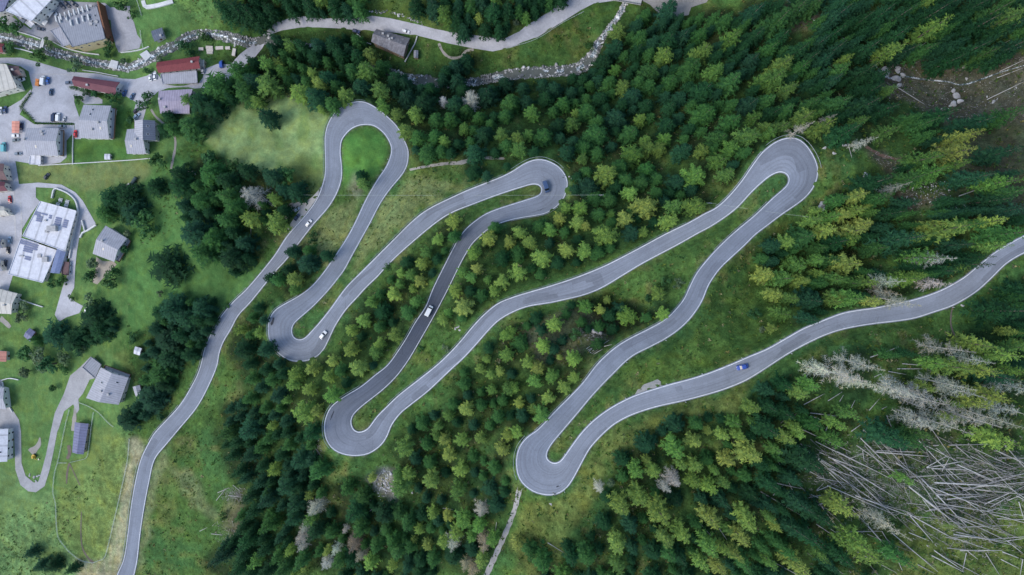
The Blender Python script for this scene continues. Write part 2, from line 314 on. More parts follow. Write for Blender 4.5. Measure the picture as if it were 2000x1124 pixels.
def in_road(u, v, grow=0.0):
    d = (SM[:, 0]-u)**2+(SM[:, 1]-v)**2; k = int(d.argmin()); hw = np.linalg.norm(SL[k]-SR[k])/2
    return math.sqrt(d[k]) < hw*1.02+grow, k
def surf(u, v):
    i, k = in_road(u, v)
    if i: return float(zs[k])+0.03
    z = float(zt(u, v))
    for P in PAVED.values():
        if inpoly(P, np.array([u]), np.array([v]))[0]: return z+0.12
    return z+0.03
def W3(u, v, dz=0.0):
    z = surf(u, v)+dz; return Vector(unp(u, v, z))
def world_ground(x, y):
    z = 0.0
    for _ in range(12):
        u, v = pix(x, y, z); z = float(zt(u, v))
    return u, v, z
# ------------------------------------------------------------------ trees: surveyed crowns (quarter-size tiles of the photo) and forest outlines
# kinds: y yellow-green larch, g mid-green spruce, d dark spruce, a dead grey conifer, s broadleaf tree / bush
CROWNS = {
(500,0): "70,480,60y 85,650,95y 165,480,40y 185,540,45y 230,610,40g 255,350,55y 270,480,40g 350,520,40g 430,560,45y 300,600,35g 545,590,70d 545,470,40g 470,340,60d 340,340,60d 150,290,50d 740,540,60g 860,560,80y 800,660,70g 680,740,75y 580,800,55g 480,660,60y 340,720,80y 450,740,80g 950,690,70y 980,820,60y 1080,620,80d 1090,880,55y 1240,890,65y 1310,800,90d 1680,770,75a 1460,780,40a 1520,920,60g 1620,1000,50y 1640,860,50g 1750,910,50g 1780,1040,70g 1920,1040,60y 1160,1020,70y 1250,1060,60g 1390,1060,60g 1470,1100,50y 60,900,70g 1580,630,70d 1560,500,60d 1640,460,60d 1950,650,60d 1800,740,80d 780,430,60d 640,420,60d 720,380,50d 1480,100,70y 1740,130,35y 1790,210,50g 1900,230,50d 1560,140,60d 1380,40,70d 1240,20,60d 1680,40,60g 1850,60,70d 1960,60,60d 790,40,60g 600,40,60d 400,30,60d 250,50,50d 80,50,60d 30,120,50d 950,300,1d 960,30,1d 1150,640,60d 1350,690,60d 1480,560,60d",
(1000,0): "830,230,60y 1200,430,75y 1500,400,85y 1720,290,75y 1600,550,70y 810,530,45y 870,670,60y 1000,630,50g 1060,820,60g 700,760,60g 590,870,70g 160,880,60y 130,1050,50y 250,1060,70g 480,970,65y 660,1050,90g 680,940,50g 40,1080,60y 870,810,50d 700,560,50d 680,620,50d 930,1040,70g 1010,940,50y 1090,910,40g 1060,1100,50y 1200,1080,60y 1530,870,90g 1740,940,70g 1850,1050,90y 1980,990,50y 1400,1000,50g 1500,1020,40g 1760,450,45g 1490,260,60g 1340,270,60d 1420,220,35g 1400,370,40g 1250,830,55d 990,180,50d 980,400,60d 110,780,60d 270,760,60d 410,800,60g 1900,910,50y 110,130,40y 180,80,40d 1240,60,80g 1840,180,40g 1590,130,50g 1960,620,60y 1840,340,50d 600,350,40s 30,180,40s",
(1500,0): "110,500,80y 60,600,90y 170,700,60y 530,260,60g 330,330,50g 300,920,75y 430,1010,80y 100,980,75y 40,1040,60y 350,450,60d 700,320,50g 620,450,45y 970,370,75y 1300,220,85y 1420,220,50g 1780,90,80g 1920,110,90y 1600,380,80d 780,820,100g 560,780,75g 360,810,60g 730,930,50y 1240,960,60g 950,1020,60y 650,1030,80g 1540,1080,80y 1270,1050,50g 520,620,60g 430,650,50d 560,100,80d 750,150,60d 1050,100,80d 1300,100,100d 1650,200,100d 1950,180,60g 1350,900,90d 1650,950,90d 1900,900,80g 60,870,60d 270,1000,50a 470,920,30a 760,1100,45a",
(0,281): "1240,130,70s 1200,330,70d 1380,230,70d 1390,330,90d 1640,110,85s 1640,230,100g 1465,165,30s 1740,270,80d 1560,440,90g 1760,400,70g 1800,480,90g 1830,170,50s 1900,200,60d 1950,400,85a 850,430,90g 980,430,110d 1020,530,100d 800,540,70g 980,590,60s 1130,635,85s 1500,690,110d 1640,740,90g 1560,850,90g 1780,890,100d 1290,960,130d 1940,580,70y 1740,590,70g 970,830,45s 720,940,65s 710,1030,50s 850,1060,75s 900,1000,40s 1000,700,40s 470,1080,40s 400,1090,40s 500,1060,35s",
(0,0): "1670,680,120g 1850,560,100g 1900,700,100g 1960,620,80d 1960,470,50d 1550,790,100d 1480,980,100g 1640,830,70d 1140,790,65s 1450,770,50y 320,440,60s 600,510,55s 70,220,80s 60,380,50s 380,340,40s 850,350,50s 940,20,70s 620,780,40s 1300,900,50d 1320,1000,50g 1260,1000,45d 1020,940,40s 740,730,40s 840,750,40s 680,715,35s 900,770,40s 1600,300,50s 840,440,40s 1850,60,90d 1700,40,70d 1950,120,70d 1040,120,35s 1240,470,40s 1440,360,50s 1500,420,40s 960,480,35s 1150,560,30s",
(500,281): "100,240,70d 290,360,70d 250,240,60s 200,360,60d 130,430,50y 140,610,85y 270,840,70d 380,930,110g 530,870,60d 400,830,60g 290,1060,60y 150,1060,60g 100,1050,60d 230,980,60d 820,310,50y 810,240,40d 1530,610,70y 1420,740,50y 1540,710,60g 1330,850,55y 1300,930,55y 1410,900,40g 1120,1010,40y 1200,1030,50y 1280,1070,50y 1120,1100,40y 1820,730,70y 1870,650,60g 1700,850,65y 1930,900,55d 1720,980,50y 1600,1000,50y 1680,1050,50y 1930,1080,60y 1980,760,50y 1340,60,70g 1700,220,60g 1800,240,50d 1960,170,40g 1440,50,50g 440,730,40s 1000,930,30s",
(1000,281): "950,80,90y 1050,30,70y 550,110,45y 590,210,40g 740,240,90y 900,270,60g 1030,300,60g 1140,270,50g 930,380,60y 770,430,60g 1060,490,95y 1280,490,65y 1300,290,60g 1440,240,90y 1620,130,70y 1690,240,65y 1440,480,100y 1230,610,80y 890,580,70y 740,710,95y 1030,690,45y 540,500,65y 430,490,55y 370,580,60y 520,610,60y 300,670,60y 580,640,40y 60,690,60y 140,770,60y 240,890,75y 430,830,60y 570,830,65y 360,930,50g 50,1010,70y 940,690,60g 690,550,50g 420,690,40g 1140,380,45g 1350,50,70g 1500,40,60y 1720,40,70y 1840,60,50g 1160,30,60y 440,50,60g 60,40,70y 220,640,50g 1200,1070,45s 1300,1090,40s",
(1500,281): "1230,100,80y 1290,230,85y 1500,40,90y 1810,280,85y 720,410,60y 590,430,60g 840,310,90d 880,430,70g 1010,350,50a 690,510,55y 770,490,30y 600,560,60y 500,570,55y 350,600,60y 460,680,70y 760,620,65y 680,680,70y 650,740,60y 420,820,60g 1000,540,60d 1060,750,100g 1400,690,100y 1620,620,60g 1300,900,80a 1220,880,80y 240,930,80y 400,910,55y 640,940,90y 110,1060,80y 270,1080,60y 530,1060,60y 660,1080,55y 790,1080,55y 940,1080,70a 1080,1060,70y 1350,1090,60a 1900,700,120g 1780,790,60y 1880,60,80d 1800,430,70d 1900,390,80g 1950,520,80d 1600,930,80d 1650,250,80d 1930,230,50d 50,920,50g 1660,880,60d",
(0,562): "1330,170,110d 1240,200,70d 1560,180,90d 1440,250,90d 1530,250,70d 1030,400,45s 1200,330,60d 1300,420,110d 1380,380,60d 1300,560,90d 1240,680,110g 1260,760,70d 1170,880,110d 980,1030,85d 400,370,95d 560,420,95d 720,220,110d 760,330,90d 180,150,45s 170,230,50s 190,520,85s 300,580,85s 390,600,80s 490,540,55s 490,640,45s 190,660,60s 410,790,40s 1255,45,28s 1860,330,50y 1950,720,50g 1930,880,50g 1600,420,30s 1770,150,30s 700,100,50s 560,80,25s 640,480,30s 1250,1010,40s",
(500,562): "40,260,45g 290,20,50y 890,110,55y 960,60,40g 1180,200,80g 1080,380,65y 830,260,60y 740,330,50y 960,310,45g 960,440,50y 930,510,60y 740,490,60y 590,580,50y 650,660,50g 800,640,75y 560,700,50y 400,810,55y 590,850,75y 360,1000,90y 300,680,60y 440,640,60y 280,760,50y 150,860,60d 60,650,50d 220,1060,50d 190,680,48d 1070,60,60y 1250,110,50y 1560,30,60y 1630,150,75y 1460,250,50y 1500,200,40y 1610,230,40g 1960,370,55y 1960,530,60y 1820,480,40g 1750,640,40y 1840,690,40y 1900,660,40y 1840,810,45y 1760,930,45g 1640,960,60y 1500,1010,45y 1900,1030,50g 1420,1090,40y 1700,1090,40g 1830,1090,40g 1860,20,50y 1980,800,50y 1290,480,30s 1480,470,30s",
(1000,562): "580,150,65y 700,170,40y 780,230,55g 920,230,80y 860,170,50g 340,290,65y 1160,40,60y 1190,210,55y 250,460,60y 330,490,45g 490,560,65y 375,550,25y 130,590,55y 210,640,60y 190,740,60y 320,700,60y 290,870,55y 490,720,55y 420,790,65y 240,1000,80y 90,1020,50g 160,960,40y 60,910,45y 20,790,45y 500,370,50s 1890,950,60y 1740,1060,60y 1460,1080,50g 1950,330,40s 1900,210,45s 10,340,40y 1060,90,45s",
(1500,562): "560,70,60y 190,90,60y 630,90,90y 530,110,50y 830,110,55y 930,20,50a 1040,80,85a 120,200,70y 40,330,40y 300,250,70d 720,590,90a 600,690,110a 430,650,70a 700,760,70a 1400,480,80a 1620,560,70a 1420,760,90a 1500,800,70a 1060,800,90a 1250,880,100a 1600,1020,110a 1350,1060,100a 1800,1030,80a 1900,960,70a 1960,780,80a 1200,1050,80a 1460,630,80y 1340,600,60y 1680,660,75y 1240,770,45y 1780,850,80y 1650,900,60y 1480,920,30y 1440,1030,40y 1850,550,80y 1950,480,60y 1950,650,50y 980,530,45g 260,830,60y 340,770,65y 150,760,60g 40,940,60d 650,990,60y 540,1070,60y 230,1100,50y 1900,200,100d 1800,480,60g 1120,520,40d",
(0,843): "220,960,45d 300,1060,50d 400,1060,60d 540,1090,40d 1740,660,30s 1940,200,60d 1850,330,50d 1900,380,50d 1960,640,60d 1700,1020,70d 1900,880,70d 1800,200,50d 1260,250,1d",
(500,843): "80,70,50g 240,120,50g 180,200,50d 220,440,90g 470,320,75g 420,240,50d 700,460,60g 760,640,80g 800,780,70g 1150,130,75y 1330,110,50g 1400,30,45y 1470,70,50y 1500,190,60y 1610,80,60y 1760,60,50y 1920,150,60y 1960,40,50y 1600,310,65y 1580,480,75y 1370,390,70y 1130,430,90y 1180,350,60y 1110,330,50y 900,370,35y 1180,740,60g 1060,880,60g 1100,960,65g 1200,920,50g 1060,1070,45y 1180,1080,50d 1380,650,50y 1380,1030,50g 1610,720,75y 1750,740,65y 1570,800,60y 1470,880,55y 1860,860,60y 1760,1020,55y 1760,620,60a 1540,870,60a 1780,890,60a 1640,1050,45a 1700,1100,50a 450,600,70a 410,700,55y 350,830,55a 360,900,40a 370,760,40a 690,780,30a 620,930,45a 750,890,60a 820,980,50a 540,1050,45a 80,760,70g 60,560,70d 250,950,40y 330,1040,60g 150,1000,50g 630,1060,60g 930,920,50g",
(1000,843): "30,30,60y 1290,130,90y 1430,80,60y 980,310,65y 1120,320,60y 1430,280,65y 1340,270,50y 1590,310,40y 1690,220,60y 1860,190,90y 1660,30,50y 1780,30,50y 1660,410,50y 1560,440,60y 1430,400,60y 1000,510,80y 860,590,80y 1160,640,90y 780,400,50s 690,450,40a 1270,380,60a 1210,440,45a 1570,680,75y 1870,700,85y 1800,840,70y 1330,800,75y 1210,850,70y 830,900,75y 950,930,50d 940,760,60d 1560,920,75y 1650,930,50y 1750,960,50y 1490,1050,60y 1620,1090,60y 1250,990,60g 1840,1050,60g 600,1010,70g 830,1070,60y 250,1050,80g 150,960,60g 50,880,50y 1330,1020,60d 1640,560,60d 1980,280,50d 470,1010,60g",
(1500,843): "140,50,60y 260,30,45y 40,140,50y 40,280,45g 340,250,110d 510,70,65y 1000,50,100g 1160,100,80g 1200,30,60y 1840,80,90y 1100,390,45y 600,600,80y 940,740,80a 420,680,90d 280,600,70d 350,850,80d 720,870,75y 800,1000,90y 620,1010,70d 420,980,50y 250,1060,80y 180,960,60g 510,1070,50d 1060,1010,70g 1110,1030,40y 30,600,50d 30,680,40y 200,780,70d",
}
CROWNS[(500,0)] += ' 1850,700,50d 1610,700,50d 1460,610,50d 1290,690,48d'; CROWNS[(1000,0)] += ' 240,650,48d 90,680,48d 560,610,48d 480,600,40d 640,560,45d'
TREES = []          # (u, v, radius px, kind)
for (ox, oy), s in CROWNS.items():
    for w_ in s.split():
        x, y, r = w_[:-1].split(','); r = int(r)/4.0
        if r > 1: TREES.append((ox+int(x)/4.0, oy+int(y)/4.0, r, w_[-1]))
FOREST = [  # outline, share of larch, spacing
 ([(500,110),(535,70),(690,68),(735,115),(800,150),(770,195),(735,215),(700,192),(640,225),(560,185),(500,200),(430,190),(400,215),(388,180),(410,150)],0.12,24),
 ([(760,200),(830,170),(930,180),(1010,165),(1150,150),(1200,90),(1240,25),(1380,30),(1460,20),(1600,-20),(2020,-20),(2020,230),(1900,250),(1760,230),(1690,200),(1650,230),(1590,262),(1500,270),(1435,345),(1395,385),(1300,440),(1210,480),(1130,510),(1100,430),(1122,360),(1120,300),(1060,295),(1000,310),(900,300),(810,300),(800,260)],0.05,31),
 ([(1105,420),(1140,515),(1050,545),(970,565),(930,590),(880,630),(860,640),(890,570),(925,495),(960,460),(1060,430)],0.5,26),
 ([(890,440),(840,462),(780,515),(740,560),(700,620),(660,680),(640,710),(590,722),(570,780),(640,785),(720,735),(785,660),(825,590),(865,505)],0.5,26),
 ([(520,560),(505,600),(515,650),(530,700),(560,730),(570,790),(625,805),(620,850),(600,900),(640,960),(650,1000),(600,1060),(560,1140),(440,1140),(420,1080),(470,1000),(460,930),(430,870),(440,800),(480,740),(460,680),(470,620)],0.08,30),
 ([(560,1140),(640,1040),(700,960),(760,960),(800,1000),(880,1010),(945,1040),(945,1090),(915,1140)],0.25,27),
 ([(780,880),(810,830),(900,730),(960,665),(1000,640),(1100,600),(1180,585),(1300,585),(1290,610),(1200,660),(1140,720),(1130,755),(1080,790),(1010,860),(995,930),(980,1000),(900,1010),(830,980),(790,940)],0.5,27),
 ([(1180,1000),(1200,900),(1300,840),(1400,800),(1480,770),(1560,740),(1590,770),(1600,830),(1560,870),(1560,950),(1600,1000),(1660,1060),(1720,1140),(1040,1140),(1100,1070),(1150,1060)],0.4,28),
 ([(1490,500),(1560,430),(1640,390),(1720,390),(1760,330),(1800,280),(1900,250),(2020,240),(2020,440),(1920,485),(1850,545),(1750,580),(1640,600),(1580,620),(1530,600),(1500,560)],0.28,31),
 ([(1860,640),(1900,610),(2020,560),(2020,720),(1950,740),(1900,700)],0.2,31),
 ([(300,620),(340,585),(410,585),(420,610),(385,680),(345,710),(320,780),(270,820),(250,800),(280,740),(275,690)],0.0,22),
 ([(30,690),(75,640),(160,640),(185,600),(210,610),(220,650),(130,700),(60,725)],0.0,22),
 ([(350,358),(400,348),(470,368),(545,395),(555,420),(515,470),(450,535),(390,495),(355,455),(345,400)],0.1,24),
 ([(440,-20),(700,-20),(690,22),(610,24),(560,20),(520,30),(450,15)],0.05,22),
 ([(850,-20),(1110,-20),(1060,18),(1000,55),(920,62),(860,45)],0.1,23),
]
EXCL = [[(1870,262),(2020,250),(2020,400),(1930,395),(1880,350)], [(815,320),(1000,310),(1000,345),(930,360),(830,400),(800,390)], [(1705,118),(1790,108),(1880,132),(2020,105),(2020,320),(1930,300),(1860,245),(1770,208)], [(1650,275),(1740,300),(1790,385),(1740,415),(1690,340)]]
cells = {}
def near(u, v, r, f):
    ci, cj = int(u//40), int(v//40)
    for i in range(ci-1, ci+2):
        for j in range(cj-1, cj+2):
            for (a, b, q) in cells.get((i, j), ()):
                if (a-u)**2+(b-v)**2 < (f*(r+q))**2: return True
    return False
def reg(u, v, r): cells.setdefault((int(u//40), int(v//40)), []).append((u, v, r))
for (u, v, r, k) in TREES: reg(u, v, r)
rr = random.Random(11); GAP = lump(46, 191)
NHAND = len(TREES)
for P, larch, sp in FOREST:
    P_ = np.array(P); x0, y0 = P_.min(0); x1, y1 = P_.max(0); area = (x1-x0)*(y1-y0)
    cand = np.c_[RNG.uniform(x0, x1, int(area/30)), RNG.uniform(y0, y1, int(area/30))]
    ok = inpoly(P, cand[:, 0], cand[:, 1])
    for E in EXCL: ok &= ~inpoly(E, cand[:, 0], cand[:, 1])
    for (u, v) in cand[ok]:
        r = (sp/24)*rr.choice((8, 11, 13, 14, 15, 17))*rr.uniform(0.9, 1.12)
        gp = float(bil(GAP, u, v, -200, -160, G4))
        if gp > (0.35 if (u > 1580 and v < 480) else 0.6): continue
        if near(u, v, r, 0.80 if larch < 0.3 else 1.0): continue
        if in_road(u, v, r*0.9+4)[0]: continue
        if u < 1300 and v < 120 and any(inpoly(PAVED[k], np.array([u]), np.array([v]))[0] for k in ('street', 'gravel_patch')): continue
        k = 'y' if rr.random() < (larch if larch < .3 else .1) else ('g' if rr.random() < 0.4 else 'd')
        TREES.append((u, v, r, k)); reg(u, v, r)
print("trees", NHAND, len(TREES))
# ------------------------------------------------------------------ ground colours (what grows or lies there, plus shade painted under trees), one sheet
def mask(P, soft=2, jit=6, s=1):
    return blur(inpoly(P, GU+lump(18, 40+s, jit), GV+lump(18, 80+s, jit)).astype(float), soft)
col = np.empty(GU.shape+(3,)); col[:] = (0.062, 0.118, 0.03)                       # rough mountain grass
n1, n2, n3 = lump(42, 21), lump(16, 22), lump(90, 23)
def lay(m, c, a=1.0):
    global col
    m = (m*a)[..., None]; col = col*(1-m)+np.array(c)*m
lay(sst(0.1, 1.1, n1+0.5*n2), (0.12, 0.145, 0.042), 0.6)                               # yellowing herbs
lay(sst(0.2, 1.3, n3-0.6*n2), (0.05, 0.115, 0.036), 0.7)                              # lush green
lay(sst(0.9, 1.6, n2+0.4*n1), (0.15, 0.125, 0.055), 0.3)                               # rusty patches
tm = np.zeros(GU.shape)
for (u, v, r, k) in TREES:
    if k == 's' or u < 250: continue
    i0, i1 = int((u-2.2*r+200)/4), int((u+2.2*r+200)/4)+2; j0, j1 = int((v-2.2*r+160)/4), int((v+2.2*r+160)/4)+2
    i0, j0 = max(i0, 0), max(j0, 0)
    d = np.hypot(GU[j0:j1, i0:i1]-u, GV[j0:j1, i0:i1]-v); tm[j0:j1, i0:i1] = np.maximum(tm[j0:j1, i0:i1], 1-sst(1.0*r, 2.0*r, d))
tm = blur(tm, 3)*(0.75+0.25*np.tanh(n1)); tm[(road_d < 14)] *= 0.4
lay(np.clip(tm, 0, 1), (0.012, 0.022, 0.010), 0.94)                                    # needle litter, moss, bilberry, darkened to paint in the shade between crowns
Zn = [
 ([(-200,-160),(430,-160),(430,60),(400,240),(300,340),(250,480),(250,560),(210,690),(290,780),(250,860),(270,1000),(240,1300),(-200,1300)], (0.108,0.195,0.06), 0.9),
 ([(270,330),(350,300),(420,400),(400,470),(490,500),(520,520),(470,590),(410,640),(330,600),(290,640),(200,680),(190,560),(250,500),(260,400)], (0.086,0.175,0.05), 0.95),
 ([(395,225),(440,195),(520,190),(560,190),(640,225),(636,350),(600,390),(570,340),(520,335),(470,335),(430,300),(395,270)], (0.215,0.29,0.115), 0.95),
 ([(540,330),(600,300),(630,310),(625,370),(580,400),(540,370)], (0.10,0.135,0.04), 0.8),
 ([(668,275),(690,255),(720,248),(745,262),(758,290),(755,320),(730,350),(715,345),(680,370),(668,350)], (0.082,0.19,0.042), 0.95),
 ([(30,320),(290,312),(295,335),(270,360),(210,370),(180,380),(160,375),(140,362),(40,357)], (0.175,0.20,0.075), 0.9),
 ([(142,322),(142,250),(160,272),(230,275),(245,285),(250,312)], (0.08,0.165,0.04), 0.95),
 ([(210,205),(262,215),(262,250),(247,255),(243,300),(232,270),(228,235)], (0.07,0.15,0.035), 0.95),
 ([(0,900),(40,930),(60,965),(110,960),(115,1050),(160,1094),(150,1300),(-200,1300),(-200,900)], (0.14,0.22,0.08), 0.9),
 ([(115,905),(170,895),(180,840),(222,833),(252,860),(240,948),(212,1068),(200,1090),(180,1098),(140,1080),(112,1028)], (0.155,0.205,0.06), 0.9),
 ([(254,858),(275,860),(285,870),(264,930),(252,1010),(245,1090),(225,1140),(150,1140),(145,1090),(180,1102),(208,1090),(225,1015),(242,948)], (0.30,0.27,0.165), 0.95),
 ([(300,905),(330,870),(325,900),(306,960),(292,1040),(280,1100),(268,1120),(275,1040),(285,960)], (0.19,0.20,0.10), 0.7),
 ([(330,920),(370,910),(400,970),(430,1010),(415,1020),(360,970)], (0.18,0.19,0.09), 0.6),
 ([(435,985),(475,960),(480,1000),(460,1050),(440,1040)], (0.14,0.115,0.075), 0.5),
 ([(760,380),(800,350),(880,355),(960,345),(900,375),(850,398),(800,430),(740,480),(700,520),(680,555),(690,510),(715,455)], (0.20,0.215,0.085), 0.7),
 ([(640,420),(700,380),(705,400),(680,460),(640,520),(600,520),(590,480)], (0.195,0.21,0.085), 0.7),
 ([(1010,640),(1100,600),(1200,610),(1200,660),(1150,690),(1050,720)], (0.12,0.10,0.07), 0.5),
 ([(1200,740),(1300,690),(1400,620),(1440,560),(1480,500),(1560,440),(1600,500),(1560,620),(1480,680),(1380,720),(1290,745)], (0.085,0.14,0.03), 0.7),
 ([(1280,800),(1400,770),(1480,740),(1440,800),(1330,850),(1200,880),(1160,960),(1100,1080),(1030,1124),(1000,1060),(1020,980),(1100,975),(1150,900)], (0.13,0.145,0.04), 0.7),
 ([(1690,140),(1750,120),(1800,110),(1880,120),(1960,100),(2020,110),(2020,240),(1960,250),(1880,240),(1800,215),(1740,190)], (0.095,0.08,0.062), 0.85),
 ([(1680,290),(1760,310),(1780,330),(1770,380),(1840,370),(1860,400),(1780,410),(1770,430),(1740,420),(1730,340)], (0.11,0.085,0.065), 0.8),
 ([(1850,260),(2020,240),(2020,430),(1900,420),(1860,350)], (0.085, 0.072, 0.05), 0.65),
 ([(1480,20),(1560,0),(1600,20),(1590,60),(1520,70)], (0.12,0.09,0.08), 0.7),
 ([(1560,890),(1640,870),(1720,860),(1800,850),(1900,870),(2020,890),(2020,960),(1950,990),(1900,1040),(1840,1010),(1770,1000),(1700,1010),(1640,960),(1580,940)], (0.062,0.08,0.042), 0.65),
 ([(1770,1000),(1900,1040),(2020,960),(2200,900),(2200,1300),(1700,1300),(1740,1100)], (0.12,0.145,0.04), 0.7),
 ([(730,930),(770,920),(775,980),(745,985),(735,960)], (0.26,0.24,0.21), 0.8),
 ([(700,330),(715,345),(700,385),(672,380)], (0.17,0.165,0.11), 0.7),
 ([(700,-20),(830,-20),(860,40),(820,45),(760,30),(710,28)], (0.075,0.115,0.03), 0.8),
]
for i, (P, c, a) in enumerate(Zn): lay(mask(P, 2, 4 if P[0][0] < 700 else 8, i), np.array(c), a)
# mown strips in the fields
stripe = 0.5+0.5*np.sin(GU*0.55+0.25*GV*0.18+2.0*lump(30, 33))
lay(inpoly([(0,330),(260,330),(230,1120),(0,1120)], GU, GV)*stripe, (0.16, 0.225, 0.07), 0.35)
lay(inpoly([(395,190),(640,190),(636,350),(395,300)], GU, GV)*sst(0.3, 1.2, lump(22, 35)+np.sin(GU*0.13)*0.6), (0.115, 0.185, 0.055), 0.6)
col *= (1+0.10*lump(8, 51)+0.10*lump(30, 52))[..., None]; col = np.clip(col, 0.008, 0.8)
# verge: pale gravelly strip right beside the tarmac
lay((1-sst(3.0, 7.5, road_d))*(0.6+0.4*np.tanh(lump(12, 61))), (0.20, 0.195, 0.14), 0.5)
nv, nu = GU.shape
V = unp(GU.ravel(), GV.ravel(), Z.ravel())
idx = np.arange(nu*nv).reshape(nv, nu)
quads = np.stack([idx[:-1, :-1], idx[1:, :-1], idx[1:, 1:], idx[:-1, 1:]], -1).reshape(-1, 4)
tri = np.vstack([quads[:, [0, 1, 2]], quads[:, [0, 2, 3]]])
gm = fastmesh("ground", V, tri)
gm.polygons.foreach_set("use_smooth", np.ones(len(tri), bool))
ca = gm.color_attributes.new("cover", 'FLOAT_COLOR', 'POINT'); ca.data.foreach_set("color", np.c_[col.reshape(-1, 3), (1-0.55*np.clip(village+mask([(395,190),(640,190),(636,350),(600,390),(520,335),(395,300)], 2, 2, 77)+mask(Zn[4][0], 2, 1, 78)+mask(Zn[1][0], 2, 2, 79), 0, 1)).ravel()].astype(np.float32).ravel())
m, n, b = nodes("ground_cover", 0.95, 0.1)
at = n.nodes.new("ShaderNodeAttribute"); at.attribute_name = "cover"; p = pos(n)
f1 = noise(n, 0.45, 6, 0.75, p); f2 = noise(n, 1.7, 4, 0.7, p); f3 = noise(n, 0.12, 5, 0.6, p, 0.6)
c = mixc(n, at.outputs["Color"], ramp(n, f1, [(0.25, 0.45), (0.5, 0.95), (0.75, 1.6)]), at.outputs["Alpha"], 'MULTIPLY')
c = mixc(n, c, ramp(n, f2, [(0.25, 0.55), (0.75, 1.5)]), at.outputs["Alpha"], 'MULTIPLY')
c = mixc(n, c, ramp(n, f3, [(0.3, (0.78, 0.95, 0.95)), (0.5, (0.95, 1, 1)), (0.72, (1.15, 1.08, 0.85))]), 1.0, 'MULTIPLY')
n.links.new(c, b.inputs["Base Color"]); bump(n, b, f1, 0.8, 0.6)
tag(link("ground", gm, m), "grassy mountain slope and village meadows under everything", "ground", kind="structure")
# ------------------------------------------------------------------ draped sheets
def drape(name, P, mat, off=0.12, grid=12.0, zf=None, parent=None):
    P_ = np.array(P, float)
    if ((P_[:, 0]*np.roll(P_[:, 1], -1)-np.roll(P_[:, 0], -1)*P_[:, 1]).sum()) < 0: P_ = P_[::-1]
    gx, gy = np.meshgrid(np.arange(P_[:, 0].min(), P_[:, 0].max(), grid), np.arange(P_[:, 1].min(), P_[:, 1].max(), grid))
    ins = inpoly(P_, gx, gy); pts_ = [Vector((float(a), float(b))) for a, b in P_]+[Vector((float(a), float(b))) for a, b in zip(gx[ins], gy[ins])]
    N_ = len(P_); vo, eo, fo = mgeom.delaunay_2d_cdt(pts_, [(i, (i+1) % N_) for i in range(N_)], [], 0, 1e-3)[:3]
    keep = []
    for f in fo:
        c_ = sum((vo[i] for i in f), Vector((0, 0)))/len(f)
        if inpoly(P_, np.array([c_.x]), np.array([c_.y]))[0]: keep.append(tuple(f))
    vv = [tuple(unp(p.x, p.y, (zf(p.x, p.y) if zf else float(zt(p.x, p.y)))+off)) for p in vo]
    me = mesh(name, vv, keep)
    if me.polygons[0].normal.z < 0: me.flip_normals()
    return link(name, me, mat, parent)
def ribbon_mesh(name, A, B, za, zb, na=1, skirt=0.0, uvs=None):
    N = len(A); v = []; f = []; uv = []
    for i in range(N):
        for k in range(na+1):
            t = k/na; p = A[i]*(1-t)+B[i]*t; v.append(tuple(unp(p[0], p[1], za[i]*(1-t)+zb[i]*t)))
    for i in range(N-1):
        for k in range(na):
            f.append((i*(na+1)+k, i*(na+1)+k+1, (i+1)*(na+1)+k+1, (i+1)*(na+1)+k))
    n0 = len(v)
    if skirt:
        for side in (0, na):
            b = len(v)
            for i in range(N): q = v[i*(na+1)+side]; v.append((q[0], q[1], q[2]-skirt))
            for i in range(N-1):
                a, c = i*(na+1)+side, (i+1)*(na+1)+side
                f.append((a, c, b+i+1, b+i) if side == 0 else (c, a, b+i, b+i+1))
    me = mesh(name, v, f)
    if uvs is not None:
        ul = me.uv_layers.new(name="UVMap")
        for L in me.loops:
            j = L.vertex_index
            if j < n0: i, k = divmod(j, na+1); ul.data[L.index].uv = (uvs[i], k/na)
    # make faces look up
    if me.polygons[0].normal.z < 0: me.flip_normals()
    return me
def off_edge(E, O, d):   # move edge E away from O by d photo pixels
    t = E-O; t /= np.maximum(np.linalg.norm(t, axis=1), 1e-6)[:, None]; return E+t*np.reshape(d, (-1, 1))
mpp = (CAM_H-zs)/FPX
nrm = np.gradient(SL, axis=0); nrm /= np.maximum(np.linalg.norm(nrm, axis=1), 1e-6)[:, None]; NL = np.c_[nrm[:, 1], -nrm[:, 0]]
nrm = np.gradient(SR, axis=0); nrm /= np.maximum(np.linalg.norm(nrm, axis=1), 1e-6)[:, None]; NR = np.c_[-nrm[:, 1], nrm[:, 0]]
AL, AR_ = SL+NL*(0.45/mpp)[:, None], SR+NR*(0.45/mpp)[:, None]
# asphalt
m, n, b = nodes("asphalt", 0.85, 0.25)
uvn = n.nodes.new("ShaderNodeUVMap").outputs[0]; p = pos(n)
at = n.nodes.new("ShaderNodeAttribute"); at.attribute_name = "resurfaced"
base = mixc(n, (0.226, 0.247, 0.288), (0.07, 0.08, 0.105), at.outputs["Fac"])
st = noise(n, 1.0, 5, 0.65, mapv(n, uvn, (0.02, 14.0, 1.0)))
c = mixc(n, base, ramp(n, st, [(0.3, 0.78), (0.5, 0.98), (0.72, 1.12)]), 1.0, 'MULTIPLY')
c = mixc(n, c, ramp(n, noise(n, 0.09, 5, 0.65, p), [(0.3, 0.86), (0.7, 1.1)]), 1.0, 'MULTIPLY')
c = mixc(n, c, ramp(n, noise(n, 1.5, 5, 0.8, p), [(0.3, 0.85), (0.7, 1.12)]), 1.0, 'MULTIPLY')
vo_ = n.nodes.new("ShaderNodeTexVoronoi"); vo_.feature = 'DISTANCE_TO_EDGE'; vo_.inputs["Scale"].default_value = 0.16; n.links.new(p, vo_.inputs["Vector"])
